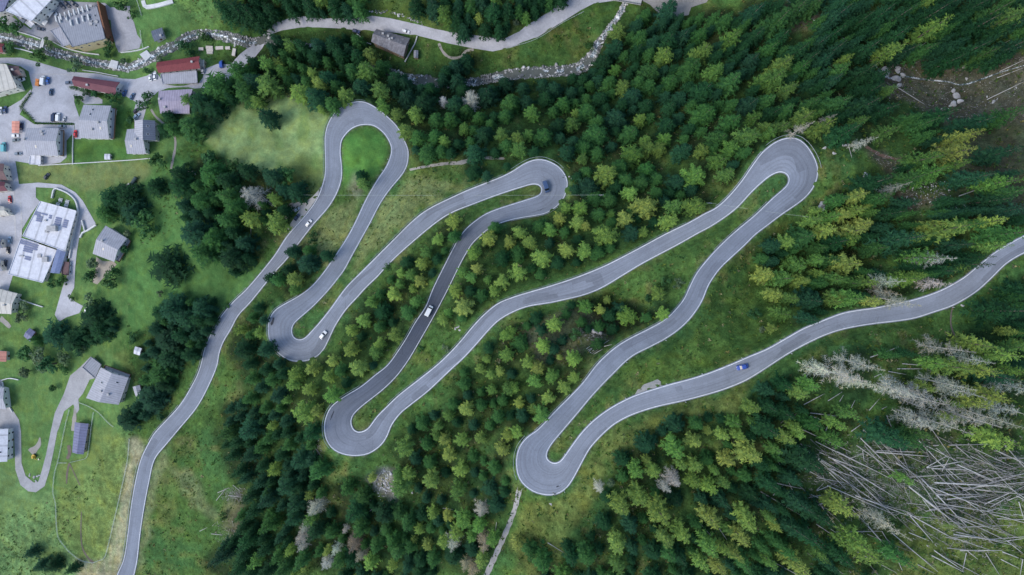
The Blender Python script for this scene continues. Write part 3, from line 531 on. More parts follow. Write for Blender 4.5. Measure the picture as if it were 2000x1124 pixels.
ck = mixc(n, ramp(n, vo_.outputs["Distance"], [(0.0, 0.80), (0.018, 1.0)]), (1, 1, 1), ramp(n, noise(n, 0.04, 2, 0.5, p), [(0.52, 1.0), (0.6, 0.0)]))
c = mixc(n, c, ck, 1.0, 'MULTIPLY')
vp_ = n.nodes.new("ShaderNodeTexVoronoi"); vp_.distance = 'CHEBYCHEV'; vp_.inputs["Scale"].default_value = 1.0; n.links.new(mapv(n, uvn, (0.055, 2.0, 1)), vp_.inputs["Vector"])
sp_ = n.nodes.new("ShaderNodeSeparateColor"); n.links.new(vp_.outputs["Color"], sp_.inputs[0])
c = mixc(n, c, ramp(n, sp_.outputs[0], [(0.0, 0.80), (0.12, 0.86), (0.16, 1.0), (0.86, 1.0), (0.9, 1.08)]), 1.0, 'MULTIPLY')
n.links.new(c, b.inputs["Base Color"])
rm = ribbon_mesh("mountain_road", AL, AR_, zs, zs, 6, 1.6, ROAD_S)
dk = 0
i0 = int(((SM-np.array((908,458)))**2).sum(1).argmin()); i1 = int(((SM-np.array((818,640)))**2).sum(1).argmin()); i2 = int(((SM-np.array((745,755)))**2).sum(1).argmin())
ii = np.arange(Ns); dk = sst(i0-10, i0+18, ii)*(1-sst(i1+4, i2, ii)*1.0); dk = np.where(ii < i1, sst(i0-30, i0+34, ii)*0.95, 0.95*(1-sst(i1-10, i2+60, ii)))
fa = rm.attributes.new("resurfaced", 'FLOAT', 'POINT'); val = np.zeros(len(rm.vertices)); val[:Ns*7] = np.repeat(dk, 7); fa.data.foreach_set("value", val.astype(np.float32))
tag(link("mountain_road", rm, m), "grey asphalt mountain road winding uphill through six hairpin bends", "road", kind="structure")
M['asphalt'] = m
for E, Nn, nm in ((SL, NL, "left"), (SR, NR, "right")):
    a, b_ = E+Nn*(0.145/mpp)[:, None], E-Nn*(0.145/mpp)[:, None]
    lm = ribbon_mesh("edge_marking", a, b_, zs+0.035, zs+0.035)
    tag(link("edge_marking", lm, M['white_line']), "continuous white edge line on the %s side of the climbing road" % nm, "road marking", kind="structure")
def surfmat(name, col, streak=0.15):
    m, n, b = nodes(name, 0.9, 0.2); p = pos(n)
    c = mixc(n, tuple(col), ramp(n, noise(n, 0.12, 6, 0.7, p, 0.5), [(0.3, 0.78), (0.7, 1.15)]), 1.0, 'MULTIPLY')
    c = mixc(n, c, ramp(n, noise(n, 1.2, 5, 0.75, p), [(0.3, 0.85), (0.7, 1.12)]), 1.0, 'MULTIPLY')
    n.links.new(c, b.inputs["Base Color"]); return m
sm = {'street': surfmat("old_asphalt", (0.42,0.42,0.445)), 'lane': surfmat("lane_asphalt", (0.42,0.42,0.445)), 'hotel_yard': surfmat("yard_asphalt", (0.31,0.31,0.33)),
      'drive': surfmat("drive_asphalt", (0.34,0.335,0.34)), 'house_yard': surfmat("gravel_yard", (0.34,0.30,0.25)), 'gravel_patch': surfmat("gravel_ground", (0.26,0.25,0.24)),
      'lay_by': surfmat("lay_by_gravel", (0.30,0.29,0.27)), 'roadside_parking': surfmat("pale_gravel", (0.42,0.40,0.375))}
lab = {'street': ("village street and pale gravel road along the stream", "street"), 'lane': ("village streets, car park and lane round the school", "street"), 'hotel_yard': ("paved yard around the hotel", "yard"),
       'drive': ("pale drive looping up to the big house", "driveway"), 'house_yard': ("beige gravel yard behind the grey-roofed house", "yard"), 'gravel_patch': ("worn gravel ground past the bridge", "ground"),
       'lay_by': ("small gravel lay-by above the last road leg", "lay-by"), 'roadside_parking': ("pale gravel parking strip beside the first road leg", "parking")}
for k, P in PAVED.items():
    o = drape({'street': 'street', 'lane': 'lane', 'hotel_yard': 'yard', 'drive': 'driveway', 'house_yard': 'yard', 'gravel_patch': 'gravel_ground', 'lay_by': 'lay_by', 'roadside_parking': 'parking_strip'}[k], P, sm[k], 0.12 if k != 'lane' else 0.135, 8.0)
    tag(o, lab[k][0], lab[k][1], kind="structure")
# foot paths and tracks
sm['path'] = surfmat("trodden_path", (0.30,0.28,0.25)); sm['earth'] = surfmat("bare_earth", (0.15,0.12,0.10)); sm['grey_path'] = surfmat("grey_path", (0.29,0.285,0.28)); sm['kerbstone'] = surfmat("pavement_slabs", (0.46,0.45,0.45))
def path(name, pts, w, mat, label, cat="path", off=0.1):
    S = spline(pts, 4.0); wd = np.interp(np.linspace(0, 1, len(S)), np.linspace(0, 1, len(w)), w) if isinstance(w, (list, tuple)) else np.full(len(S), w)
    t = np.gradient(S, axis=0); t /= np.linalg.norm(t, axis=1)[:, None]; Nn = np.c_[t[:, 1], -t[:, 0]]
    wj = wd*(1+0.12*np.sin(np.arange(len(S))*1.3))
    A, B = S+Nn*wj[:, None]/2, S-Nn*wj[:, None]/2
    me = ribbon_mesh(name, A, B, zt(A[:, 0], A[:, 1])+off, zt(B[:, 0], B[:, 1])+off, 2)
    return tag(link(name, me, mat), label, cat, kind="structure")
path("path", [(1024,945),(1015,955),(1008,985),(1000,1010),(988,1040),(970,1080),(950,1124),(940,1150)], [12,9,9,10,10,11,12], sm['grey_path'], "grey track leaving the lowest hairpin downhill")
path("path", [(295,214),(304,228),(322,244),(336,255),(342,272),(342,290),(338,310),(334,330)], [4,4,5,4,5,4], sm['path'], "narrow trodden path curving past the dark-roofed house")
path("path", [(575,397),(563,402),(555,415),(553,425)], 3.5, sm['path'], "short trodden path leaving the gravel parking strip")
path("path", [(800,332),(830,326),(870,320),(900,318),(935,309),(985,310)], [4,5,6,8,6,4], sm['path'], "dark stony path from the first hairpin into the forest")
path("path", [(857,85),(864,100),(875,111),(888,114),(902,110),(910,100),(925,97)], 5, sm['path'], "earth track looping beside the upper gravel road")
path("path", [(355,348),(362,340),(374,334),(382,342)], 3, sm['path'], "pale trodden arc among the trees below the meadow")
path("path", [(1862,596),(1858,612),(1857,632),(1862,650),(1870,660)], 3, sm['earth'], "thin dark earth path down from the last road leg")
path("path", [(135,905),(131,925),(130,945)], [3,4,2], sm['earth'], "muddy cattle trail below the long shed")
path("path", [(135,905),(145,925),(156,948)], [2,2,1.5], sm['earth'], "second thin muddy cattle trail below the long shed")
path("path", [(159,1000),(158,1040),(161,1070),(172,1090),(183,1100)], [1.5,2,2,3,4], sm['earth'], "long muddy trail at the foot of the fenced field")
path("path", [(134,870),(136,885),(131,897)], [6,8,5], sm['earth'], "bare earth strip beside the long shed")
path("path", [(1690,286),(1720,303),(1745,310),(1770,318)], [5,7,5,4], surfmat("red_earth", (0.20,0.12,0.085)), "reddish bare earth track among the spruces")
path("path", [(142,842),(145,820),(147,800),(149,786)], [6,8,6,4], sm['path'], "stony path between the drive and the long shed")
path("path", [(60,885),(75,870),(78,855)], [16,10,3], sm['path'], "gravelly spot where the yellow excavator stands")
path("pavement", [(10,270),(14,300),(19,330),(25,360),(28,400),(30,450),(30,470)], 3.0, sm['kerbstone'], "pale pavement along the village street", "pavement", 0.2)
path("pavement", [(40,395),(42,430),(41,460),(36,490)], 3.0, sm['kerbstone'], "pale pavement along the school side of the street", "pavement", 0.2)
path("pavement", [(62,146),(90,145),(120,146),(145,148)], 1.6, sm['kerbstone'], "white kerb line between street and village car park", "pavement", 0.2)
path("path", [(20,640),(10,630),(0,622)], [6,10,10], sm['path'], "bare stony corner beside the lane houses")
# stream bed and water
BED = [(-40,65),(0,72),(38,80),(82,92),(107,103),(150,113),(175,121),(215,128),(250,132),(287,118),(320,99),(345,88),(362,75),(400,66),(450,74),(490,84),(520,78),(560,86),(620,92),(655,100),(690,112),(735,133),(760,140),(790,152),(830,158),(870,164),(930,160),(965,152),(1000,146),(1040,142),(1080,140),(1130,134),(1155,112),(1170,84),(1190,56),(1212,25),(1222,0),(1230,-40)]
sm['bed'] = surfmat("stream_gravel", (0.12,0.13,0.115))
path("stream_bed", BED, [20,20,20,20,18,18,16,16,18,20,20,18,16,22,20,16,12,10,12,12,12,14,16,22,16,14,16,20,22,22,21,24,18,12,10,9,8], sm['bed'], "stony stream bed running through the village", "stream bed", 0.10)
mw, n, b = nodes("stream_water", 0.15, 0.5)
k = ramp(n, noise(n, 0.6, 6, 0.75, pos(n), 1.0), [(0.38, (0.03,0.05,0.055)), (0.5, (0.12,0.16,0.17)), (0.58, (0.78,0.81,0.83))])
n.links.new(k, b.inputs["Base Color"])
path("stream", BED, [5,4,5,6,4,5,6,7,6,4,5,6,5,4,5,6,4,5,5,4,6,5,7,6,6,7,8,7,6,7,8,9,8,7,6], mw, "shallow white-foaming mountain stream", "stream", 0.2)
path("stream", [(1500,-40),(1560,20),(1640,70),(1690,105),(1730,150),(1770,150),(1800,155),(1850,160),(1885,165),(1960,140),(2030,120)], [1,1,1.2,1.5,2,3,3,2,3,1.2,1], mw, "thin dark stream in the gully among the rocks", "stream", 0.12)
# ------------------------------------------------------------------ where things are, in words (nearest named spot)
ZONES = {
 "below the upper gravel road": [(600,90),(560,130),(650,110),(540,170),(620,165)],
 "above the first hairpin": [(680,170),(735,150),(735,190),(640,200)],
 "along the stream below the barn": [(800,170),(860,190),(920,170),(990,180),(760,200)],
 "above the upper gravel road": [(480,10),(580,10),(660,5),(780,15),(870,30),(950,30),(1030,30)],
 "beside the bridge and gully stream": [(1200,70),(1280,40),(1330,70),(1180,110)],
 "right of the first hairpin": [(810,230),(830,270),(880,260),(850,220)],
 "in the forest above the dark van": [(1000,240),(960,280),(1060,280),(1100,250),(1040,210)],
 "in the deep forest at top centre": [(1200,200),(1260,160),(1150,180),(1300,220),(1230,240)],
 "in the forest at the top edge": [(1420,60),(1500,30),(1600,30),(1420,110)],
 "in the forest at top right": [(1720,40),(1830,40),(1940,30),(1680,80),(1960,80)],
 "above the right-hand hairpin": [(1520,150),(1560,210),(1480,220),(1600,180),(1440,180)],
 "right of the right-hand hairpin": [(1650,240),(1700,210),(1680,370),(1620,400)],
 "around the rocky gully": [(1750,250),(1850,270),(1930,230),(1800,90)],
 "near the red earth track": [(1810,300),(1830,340),(1890,290),(1950,350)],
 "near the right edge": [(1950,420),(1990,300),(1980,450),(1900,480)],
 "above the fifth road leg": [(1240,360),(1330,340),(1400,360),(1190,420),(1300,420)],
 "above the fifth road leg, lower end": [(1050,440),(1110,470),(1180,460),(1060,510),(1140,500)],
 "under the dark van's hairpin": [(970,460),(940,500),(1000,480),(920,570),(980,540),(900,610)],
 "left of the white van": [(830,490),(800,530),(770,570),(850,480)],
 "right of the second hairpin": [(720,620),(680,680),(740,680),(700,740),(620,750),(760,640)],
 "left of the bottom-centre hairpin": [(590,770),(600,810),(560,750),(560,820)],
 "left of the second hairpin": [(500,600),(490,650),(520,560),(480,700),(590,530)],
 "in the dark lower-left forest": [(490,780),(500,860),(520,930),(480,830),(560,900)],
 "in the forest at the bottom left": [(480,1010),(540,1050),(460,1090),(600,1000)],
 "below the bottom-centre hairpin": [(690,960),(660,1020),(720,1010),(700,1090)],
 "left of the grey downhill track": [(860,1010),(900,1040),(800,1040),(930,1080),(780,1100)],
 "left of the lowest hairpin": [(880,860),(930,880),(980,860),(850,900),(900,920),(960,820)],
 "above the lowest hairpin": [(1040,760),(1000,720),(1060,700),(950,740),(1060,820),(1100,740)],
 "between the fifth and sixth legs": [(1060,640),(1130,610),(1220,610),(1000,660),(1120,670),(1290,590)],
 "below the last road leg": [(1300,850),(1380,830),(1460,800),(1420,880),(1540,750)],
 "right of the grey downhill track": [(1060,1080),(1120,1060),(1020,1060),(1190,1070)],
 "below the lowest hairpin": [(1230,930),(1200,1000),(1260,990),(1310,930)],
 "in the forest at bottom right": [(1380,1010),(1440,1050),(1320,1060),(1500,1090),(1470,980)],
 "at the left edge of the fallen trees": [(1560,900),(1600,1000),(1520,940),(1640,1080),(1580,850)],
 "among the fallen trees": [(1750,930),(1850,950),(1800,1040),(1950,1000),(1680,950)],
 "among the dead trees below the road": [(1680,730),(1800,740),(1880,780),(1950,720),(1850,850),(1650,790)],
 "below the road at the right edge": [(1950,620),(1980,680),(1920,650)],
 "above the last road leg": [(1560,560),(1640,580),(1700,560),(1620,500),(1520,590)],
 "above the last leg near the right edge": [(1780,520),(1840,520),(1780,570),(1850,450),(1760,480)],
 "in the belt right of the school": [(230,400),(280,420),(270,350),(180,510),(205,540)],
 "in the grove below the pale meadow": [(370,350),(420,360),(460,390),(440,430),(400,400),(500,380),(560,360)],
 "in the grove left of the first leg": [(390,450),(430,480),(470,500),(520,440),(380,500)],
 "alone on the green meadow": [(322,521)],
 "in the pines above the big house": [(100,660),(140,670),(60,700),(190,620),(190,650)],
 "on the slope right of the big house": [(330,610),(370,610),(330,670),(310,740),(290,780),(380,640)],
 "beside the drive of the big house": [(245,830),(110,760),(120,730)],
 "among the village houses": [(80,110),(155,190),(150,130),(20,50),(290,195),(230,20),(60,70),(40,620),(120,590)],
 "at the edge of the pale meadow": [(420,175),(480,160),(370,245),(335,255),(410,310),(515,225),(400,200)],
 "at the bottom-left corner": [(55,1085),(80,1110),(100,1110),(140,1115)],
 "on the rough slope by the first leg": [(430,1010),(420,960),(460,920),(440,680),(400,670)],
}
ZN, ZP = [], []
for k, L in ZONES.items():
    for p_ in L: ZN.append(k); ZP.append(p_)
ZP = np.array(ZP, float)
def zone(u, v): return ZN[int(((ZP-np.array((u, v)))**2).sum(1).argmin())]
ORD = ["leftmost", "second", "third", "fourth", "fifth", "sixth", "seventh", "eighth", "ninth", "tenth", "11th", "12th", "13th", "14th", "15th", "16th", "17th", "18th", "19th", "20th"]
def name_apart(items):
    """items: [obj, look, where, u]; gives each a label of its own: look + where, then its order from the left among its look-alikes"""
    seen = {}
    for it in items: seen.setdefault((it[1], it[2]), []).append(it)
    for (look, where), L in seen.items():
        L.sort(key=lambda t: t[3])
        for i, it in enumerate(L):
            if len(L) == 1: s = "%s %s" % (look, where)
            elif i == 0: s = "leftmost %s %s" % (look, where)
            elif i == len(L)-1 and len(L) > 2: s = "rightmost %s %s" % (look, where)
            else: s = "%s %s, %s from left" % (look, where, ORD[i] if i < len(ORD) else "%dth" % (i+1))
            it[0]["label"] = s
# ------------------------------------------------------------------ tree shapes (unit height, unit crown radius)
def conifer(seed, kind):
    r = np.random.default_rng(seed); v = []; t = []
    lev = {'larch': 11, 'spruce': 13, 'dead': 12}[kind]; asp = 4.0
    for k in range(lev):
        h = 0.14+0.83*(k/(lev-1))**0.92; h += r.normal()*0.012
        tt = min(0.985, max(0.0, (h-0.14)/0.86))
        Rr = {'larch': 1.02*(1-tt**1.5)**0.72*(0.75+0.25*min(1, tt*4)), 'spruce': (1-tt)**0.78, 'dead': (1-tt)**0.75}[kind]+0.03
        nb = int(round((9 if kind != 'dead' else 8)-4.5*tt)); a0 = r.uniform(0, 6.28)
        for j in range(nb):
            if kind == 'dead' and r.random() < 0.2: continue
            if kind == 'larch' and r.random() < 0.08: continue
            a = a0+6.283*j/nb+r.normal()*0.16; L = Rr*r.uniform(0.68, 1.18)
            if kind == 'larch': L *= r.uniform(0.75, 1.12)
            d = np.array([math.cos(a), math.sin(a)]); q = np.array([-d[1], d[0]])
            rise = r.uniform(0.0, 0.14) if kind == 'larch' else r.uniform(-0.1, 0.05)
            def P(s, off=0.0, dz=0.0):
                zz = h+(rise*s*L-0.22*(s*L)**2+dz)/asp
                return [d[0]*s*L+q[0]*off, d[1]*s*L+q[1]*off, zz]
            ns = 5 if L > 0.45 else 3
            thin = 0.3 if kind == 'dead' else 1.0
            if kind == 'dead': ns = 7
            if kind == 'dead':
                b = len(v); v += [P(0, -0.02), P(0, 0.02), P(1.0)]; t.append((b, b+1, b+2))
            for m_ in range(ns):
                s = 0.22+0.72*m_/(ns-1 if ns > 1 else 1)+r.normal()*0.03
                ln = (0.46 if kind != 'larch' else 0.40)*L*(1.05-0.55*s)*r.uniform(0.75, 1.3); wd = ln*(0.42 if kind != 'larch' else 0.5)*thin
                for sg in (-1, 1):
                    ang = r.uniform(0.35, 0.62); b = len(v); dz = r.uniform(-0.06, 0.05)*2
                    s1 = s+ln*ang/L
                    v += [P(s-wd*0.5/L), P(s+wd*0.5/L, 0, r.uniform(-0.02, 0.02)), P(s1, sg*ln*0.85, dz)]
                    t.append((b, b+1, b+2) if sg > 0 else (b, b+2, b+1))
            b = len(v); w_ = 0.10*L*thin+0.02*thin; v += [P(0.72, -w_), P(0.72, w_), P(1.08, 0, 0.02)]; t.append((b, b+1, b+2))
    # leader
    for j in range(3):
        a = r.uniform(0, 6.28); b = len(v); v += [[0.05*math.cos(a), 0.05*math.sin(a), 0.93], [-0.05*math.cos(a), -0.05*math.sin(a), 0.93], [0, 0, 1.0]]; t.append((b, b+1, b+2))
    return np.array(v, float), np.array(t, int)
def leafball(seed, n=520):
    r = np.random.default_rng(seed); v = []; t = []
    cl = [(r.normal(size=3)*np.array([0.42, 0.42, 0.16])+np.array([0, 0, 0.62]), r.uniform(0.3, 0.5)) for _ in range(11)]
    for i in range(n):
        c, s = cl[i % len(cl)]; d = r.normal(size=3); d /= np.linalg.norm(d); d[2] = abs(d[2])*0.8+d[2]*0.2
        p = c+d*np.array([s, s, s*0.45])*r.uniform(0.7, 1.0); p[2] = max(0.12, p[2])
        e1 = np.cross(d, r.normal(size=3)); e1 /= np.linalg.norm(e1); e2 = np.cross(d, e1); L = r.uniform(0.09, 0.17); z = np.array([1, 1, 0.4])
        b = len(v); v += [p-e1*L*z, p+e1*L*0.8*z, p+e2*L*1.5*z+d*0.05*z]; t.append((b, b+1, b+2))
    return np.array(v), np.array(t, int)
def trunk_mb(r0, top=0.95):
    return MB().tube([(0, 0, -0.06), (0, 0, 0.3), (0, 0, top)], [r0, r0*0.75, r0*0.1], 6)
PROTO = {}
for kind, n_ in (('larch', 9), ('spruce', 10), ('dead', 5)):
    PROTO[kind] = [conifer(100*len(kind)+i, kind) for i in range(n_)]
PROTO['leafy'] = [leafball(900+i) for i in range(5)]
PMESH = {k: [fastmesh(k+"_crown", *p_) for p_ in L] for k, L in PROTO.items()}
for k, L in PMESH.items():
    for me in L: me.materials.append(M['leaf'])
TRUNK = {k: mesh(k+"_trunk", *(lambda b: (b.v, b.f))(trunk_mb(r0, tp))) for k, r0, tp in (('larch', 0.075, .95), ('spruce', 0.08, .95), ('dead', 0.06, .99), ('leafy', 0.09, .6))}
for k, me in TRUNK.items(): me.materials.append(M['deadwood'] if k == 'dead' else M['bark'])
TONES = {'larch': [("golden-green larch", (0.205, 0.275, 0.064)), ("yellow-green larch", (0.15, 0.25, 0.056)), ("bright green larch", (0.098, 0.205, 0.048))],
         'spruce': [("mid-green spruce", (0.042, 0.125, 0.034)), ("dark green spruce", (0.015, 0.064, 0.024)), ("blue-green spruce", (0.018, 0.07, 0.035))],
         'dead': [("grey dead conifer", (0.39, 0.39, 0.345)), ("brownish dead conifer", (0.27, 0.24, 0.17)), ("pale bare conifer", (0.45, 0.45, 0.41))],
         'leafy': [("leafy green tree", (0.05, 0.125, 0.04)), ("deep green bush", (0.035, 0.105, 0.04)), ("grey-green bushy tree", (0.10, 0.155, 0.085))]}
KIND = {'y': 'larch', 'g': 'spruce', 'd': 'spruce', 'a': 'dead', 's': 'leafy'}
rt = random.Random(5)
recs = []
for idx_, (u, v, r, kk) in enumerate(TREES):
    kind = KIND[kk]
    # ground under the crown: the tip leans outward in the picture, so the stem stands nearer the middle
    zg = float(zt(u, v)); rm_ = r*(CAM_H-zg)/FPX
    if kind == 'leafy': h = max(1.6, min(9.0, 1.7*rm_)); f = 0.6
    elif kind == 'dead': h = min(31, 6.4*rm_+6) if u > 1500 else min(24, 4.6*rm_+4); f = 0.55
    else:
        tf = min(1, max(0, (math.hypot(u-1000, v-562)-380)/420)) if u > 420 else 0; h = max(5.0, min(20+12*tf, (3.3+2.2*tf)*rm_+4+2*tf)); f = 0.62
        if u < 330: h = min(h, 13)
        if idx_ >= NHAND: h *= 0.92 if (v < 330 or u < 640 or u > 1480) else 0.62
    for _ in range(4):
        k_ = (CAM_H-zg-f*h)/FPX; x, y = (u-1000)*k_, (562-v)*k_
        bu, bv, zg = world_ground(x, y)
    if idx_ >= NHAND and any(in_road(bu+(u-bu)*t_, bv+(v-bv)*t_, 2.0)[0] for t_ in (.3, .6, 1.0)): continue
    if in_road(bu, bv, 2.0)[0]:
        if idx_ >= NHAND: continue
        h *= 0.55
        k_ = (CAM_H-zg-f*h)/FPX; x, y = (u-1000)*k_, (562-v)*k_; bu, bv, zg = world_ground(x, y)
        i_, k0 = in_road(bu, bv, 2.0)
        if i_:   # step off the tarmac on the side the crown is on
            d_ = np.array([u, v])-SM[k0]; d_ /= max(1e-6, np.linalg.norm(d_)); hw = np.linalg.norm(SL[k0]-SR[k0])/2+4
            bu, bv = SM[k0]+d_*hw; zg = float(zt(bu, bv)); p_ = unp(bu, bv, zg); x, y = p_[0], p_[1]
    rm_ = r*(CAM_H-zg-0.5*h)/FPX
    grow = {'larch': 1.15, 'spruce': 1.26-0.1*(tf if kind in ('larch', 'spruce') else 0), 'dead': 1.12 if u > 1500 else 1.25, 'leafy': 1.0}[kind]
    if in_road(u, v, r*1.5)[0]: grow = 0.95 if kind == 'spruce' else 1.05
    w3 = {'y': (0.3, 0.75) if (v > 350 and u > 500) else (0.06, 0.4), 'g': (0.75, 0.85), 'd': (0.0, 0.6), 'a': (0.6, 0.8), 's': (0.45, 0.8)}[kk]; q = rt.random()
    tone = 0 if q < w3[0] else 1 if q < w3[1] else 2
    if kk == 'a' and v > 640 and u > 1550: tone = 0 if q < .7 else 2
    cmul = rt.uniform(0.78, 1.2)*(0.82 if (kk == 'y' and v < 330 and u > 640) else 1); c = tuple(min(1, a*cmul*rt.uniform(0.93, 1.07)) for a in TONES[kind][tone][1])
    recs.append(dict(u=u, v=v, r=r, kind=kind, x=x, y=y, z=zg, rm=rm_*grow, h=h, tone=tone, c=c, rz=rt.uniform(0, 6.28), lean=(rt.gauss(0, .03), rt.gauss(0, .03)), inframe=(-10 < u < 2010 and -10 < v < 1134), hand=idx_ < NHAND))
LIMIT = {'larch': 300, 'spruce': 300, 'dead': 300, 'leafy': 300}
CATS = {'larch': 'larch tree', 'spruce': 'spruce tree', 'dead': 'dead tree', 'leafy': 'bush'}
NAMES = {'larch': 'larch_tree', 'spruce': 'spruce_tree', 'dead': 'dead_conifer', 'leafy': 'leafy_tree'}
named, rest = [], []
for kind in LIMIT:
    L = sorted([t for t in recs if t['kind'] == kind], key=lambda t: -(t['r']*(1.0 if t['hand'] else 0.8)*(1 if t['inframe'] else 0)))
    for i, t in enumerate(L):
        if i >= LIMIT[kind] or not t['inframe']: rest.append(t); continue
        root = empty(NAMES[kind], (t['x'], t['y'], t['z']), t['rz'])
        root.rotation_euler = (t['lean'][0], t['lean'][1], t['rz'])
        cr = bpy.data.objects.new("crown", rt.choice(PMESH[kind])); C.objects.link(cr); cr.parent = root; cr.scale = (t['rm'], t['rm'], t['h']); cr.color = (*t['c'], 1)
        tk = bpy.data.objects.new("trunk", TRUNK[kind]); C.objects.link(tk); tk.parent = root; s_ = max(1.6, t['rm']); tk.scale = (s_, s_, t['h'])
        size = {'larch': (3.6, 2.6), 'spruce': (3.8, 2.9), 'dead': (4.0, 2.5), 'leafy': (4.0, 2.5)}[kind]
        sz = "tall" if t['r']*0.25 > size[0] else "small" if t['r']*0.25 < size[1] else "medium"
        if kind == 'leafy': sz = {"tall": "big", "small": "small", "medium": "medium"}[sz]
        root["category"] = CATS[kind] if kind != 'leafy' else ('tree' if t['h'] > 5 else 'bush')
        root["group"] = {'larch': "larches scattered over the slope", 'spruce': "spruces of the mountain forest", 'dead': "dead grey conifers", 'leafy': "leafy trees and bushes"}[kind]
        named.append([root, sz+" "+TONES[kind][t['tone']][0], zone(t['u'], t['v']), t['u']])
name_apart(named)
def scatter_mesh(name, items, protos, mats, matof):
    V, T, Mi, o = [], [], [], 0
    for t in items:
        pv, pt = protos(t); c_, s_ = math.cos(t['rz']), math.sin(t['rz']); p_ = pv*np.array([t['rm'], t['rm'], t['h']])
        p_ = np.c_[p_[:, 0]*c_-p_[:, 1]*s_+t['x'], p_[:, 0]*s_+p_[:, 1]*c_+t['y'], p_[:, 2]+t['z']]
        V.append(p_); T.append(pt+o); o += len(p_); Mi.append(np.full(len(pt), matof(t)))
    return link(name, fastmesh(name, np.vstack(V), np.vstack(T), np.concatenate(Mi)), mats)
FM = [leafmat("forest_needles", False, c) for k in ('larch', 'spruce') for _, c in TONES[k]]
tkv, tkt = (lambda b: (np.array([tuple(p) for p in b.v]), np.array([q for f in b.f for q in ([f] if len(f) == 3 else [(f[0], f[1], f[2]), (f[0], f[2], f[3])] if len(f) == 4 else [(f[0], f[i], f[i+1]) for i in range(1, len(f)-1)])])))(trunk_mb(0.08))
def fproto(t):
    pv, pt = rt.choice(PROTO[t['kind']]); return np.vstack([pv, tkv]), np.vstack([pt, tkt+len(pv)])
restf = [t for t in rest if t['kind'] in ('larch', 'spruce')]
print("named trees", len(named), "rest", len(rest), {k: sum(1 for t in recs if t['kind'] == k) for k in LIMIT})
fo = scatter_mesh("forest", restf, fproto, FM, lambda t: (0 if t['kind'] == 'larch' else 3)+t['tone'])
tag(fo, "remaining dense conifer forest filling in between the larger trees", "forest", kind="stuff")
# ------------------------------------------------------------------ undergrowth: tufts, tall herbs and seedlings over the rough slopes
ug = []
cand = np.c_[RNG.uniform(-20, 2020, 80000), RNG.uniform(-20, 1144, 80000)]
xi, yi = ((cand[:, 0]+200)/4).astype(int), ((cand[:, 1]+160)/4).astype(int)
dens = 0.5+0.5*np.tanh(n1+n2*0.8)
ok = (road_d[yi, xi] > 9) & (road_d[yi+1, xi+1] > 9) & (~RIN[yi, xi]) & (~RIN[yi+1, xi]) & (~RIN[yi, xi+1]) & (~RIN[yi+1, xi+1]) & (~RIN[yi-1, xi]) & (~RIN[yi, xi-1]) & (village[yi, xi] < 0.25) & (RNG.random(len(cand)) < 0.15+0.75*dens[yi, xi]) & ~inpoly([(395,190),(640,190),(636,350),(395,300)], cand[:, 0], cand[:, 1]) & ~inpoly([(255,500),(420,400),(520,510),(410,640),(255,640)], cand[:, 0], cand[:, 1])
for P in ([(668,275),(690,255),(720,248),(745,262),(758,290),(755,320),(730,350),(680,370),(668,350)], [(225,850),(300,850),(262,1140),(100,1140)]): ok &= ~inpoly(P, cand[:, 0], cand[:, 1])
for P in PAVED.values(): ok &= ~inpoly(P, cand[:, 0], cand[:, 1])
cand = cand[ok]; zz = zt(cand[:, 0], cand[:, 1]); PW = unp(cand[:, 0], cand[:, 1], zz)
nb_ = 7; N_ = len(PW); sz_ = np.clip(RNG.lognormal(-0.75, 0.45, N_), 0.2, 1.5)
ang = RNG.uniform(0, 6.283, (N_, nb_)); ra = RNG.uniform(0.1, 1.0, (N_, nb_))*sz_[:, None]; hh = RNG.uniform(0.2, 0.9, (N_, nb_))*sz_[:, None]; wd = 0.35*sz_[:, None]*RNG.uniform(0.6, 1.4, (N_, nb_))
ca_, sa_ = np.cos(ang), np.sin(ang)
cx, cy = PW[:, 0:1]+ca_*ra*0.4, PW[:, 1:2]+sa_*ra*0.4
v0 = np.stack([cx-sa_*wd, cy+ca_*wd, PW[:, 2:3]+hh*0.3], -1); v1 = np.stack([cx+sa_*wd, cy-ca_*wd, PW[:, 2:3]+hh*0.3], -1)
v2 = np.stack([cx+ca_*ra*0.8, cy+sa_*ra*0.8, PW[:, 2:3]+hh], -1)
VV = np.stack([v0, v1, v2], 2).reshape(-1, 3); TT = np.arange(len(VV)).reshape(-1, 3)
mi = np.repeat(RNG.choice(5, N_, p=[.34, .26, .2, .13, .07]), nb_)
um = [leafmat("herbs", False, c) for c in ((0.06,0.125,0.026), (0.10,0.15,0.03), (0.04,0.10,0.032), (0.17,0.165,0.06), (0.24,0.23,0.13))]
print("undergrowth", N_)
tag(link("undergrowth", fastmesh("undergrowth", VV, TT, mi), um), "knee-high herbs, grass tufts and seedlings over the rough slopes", "undergrowth", kind="stuff")
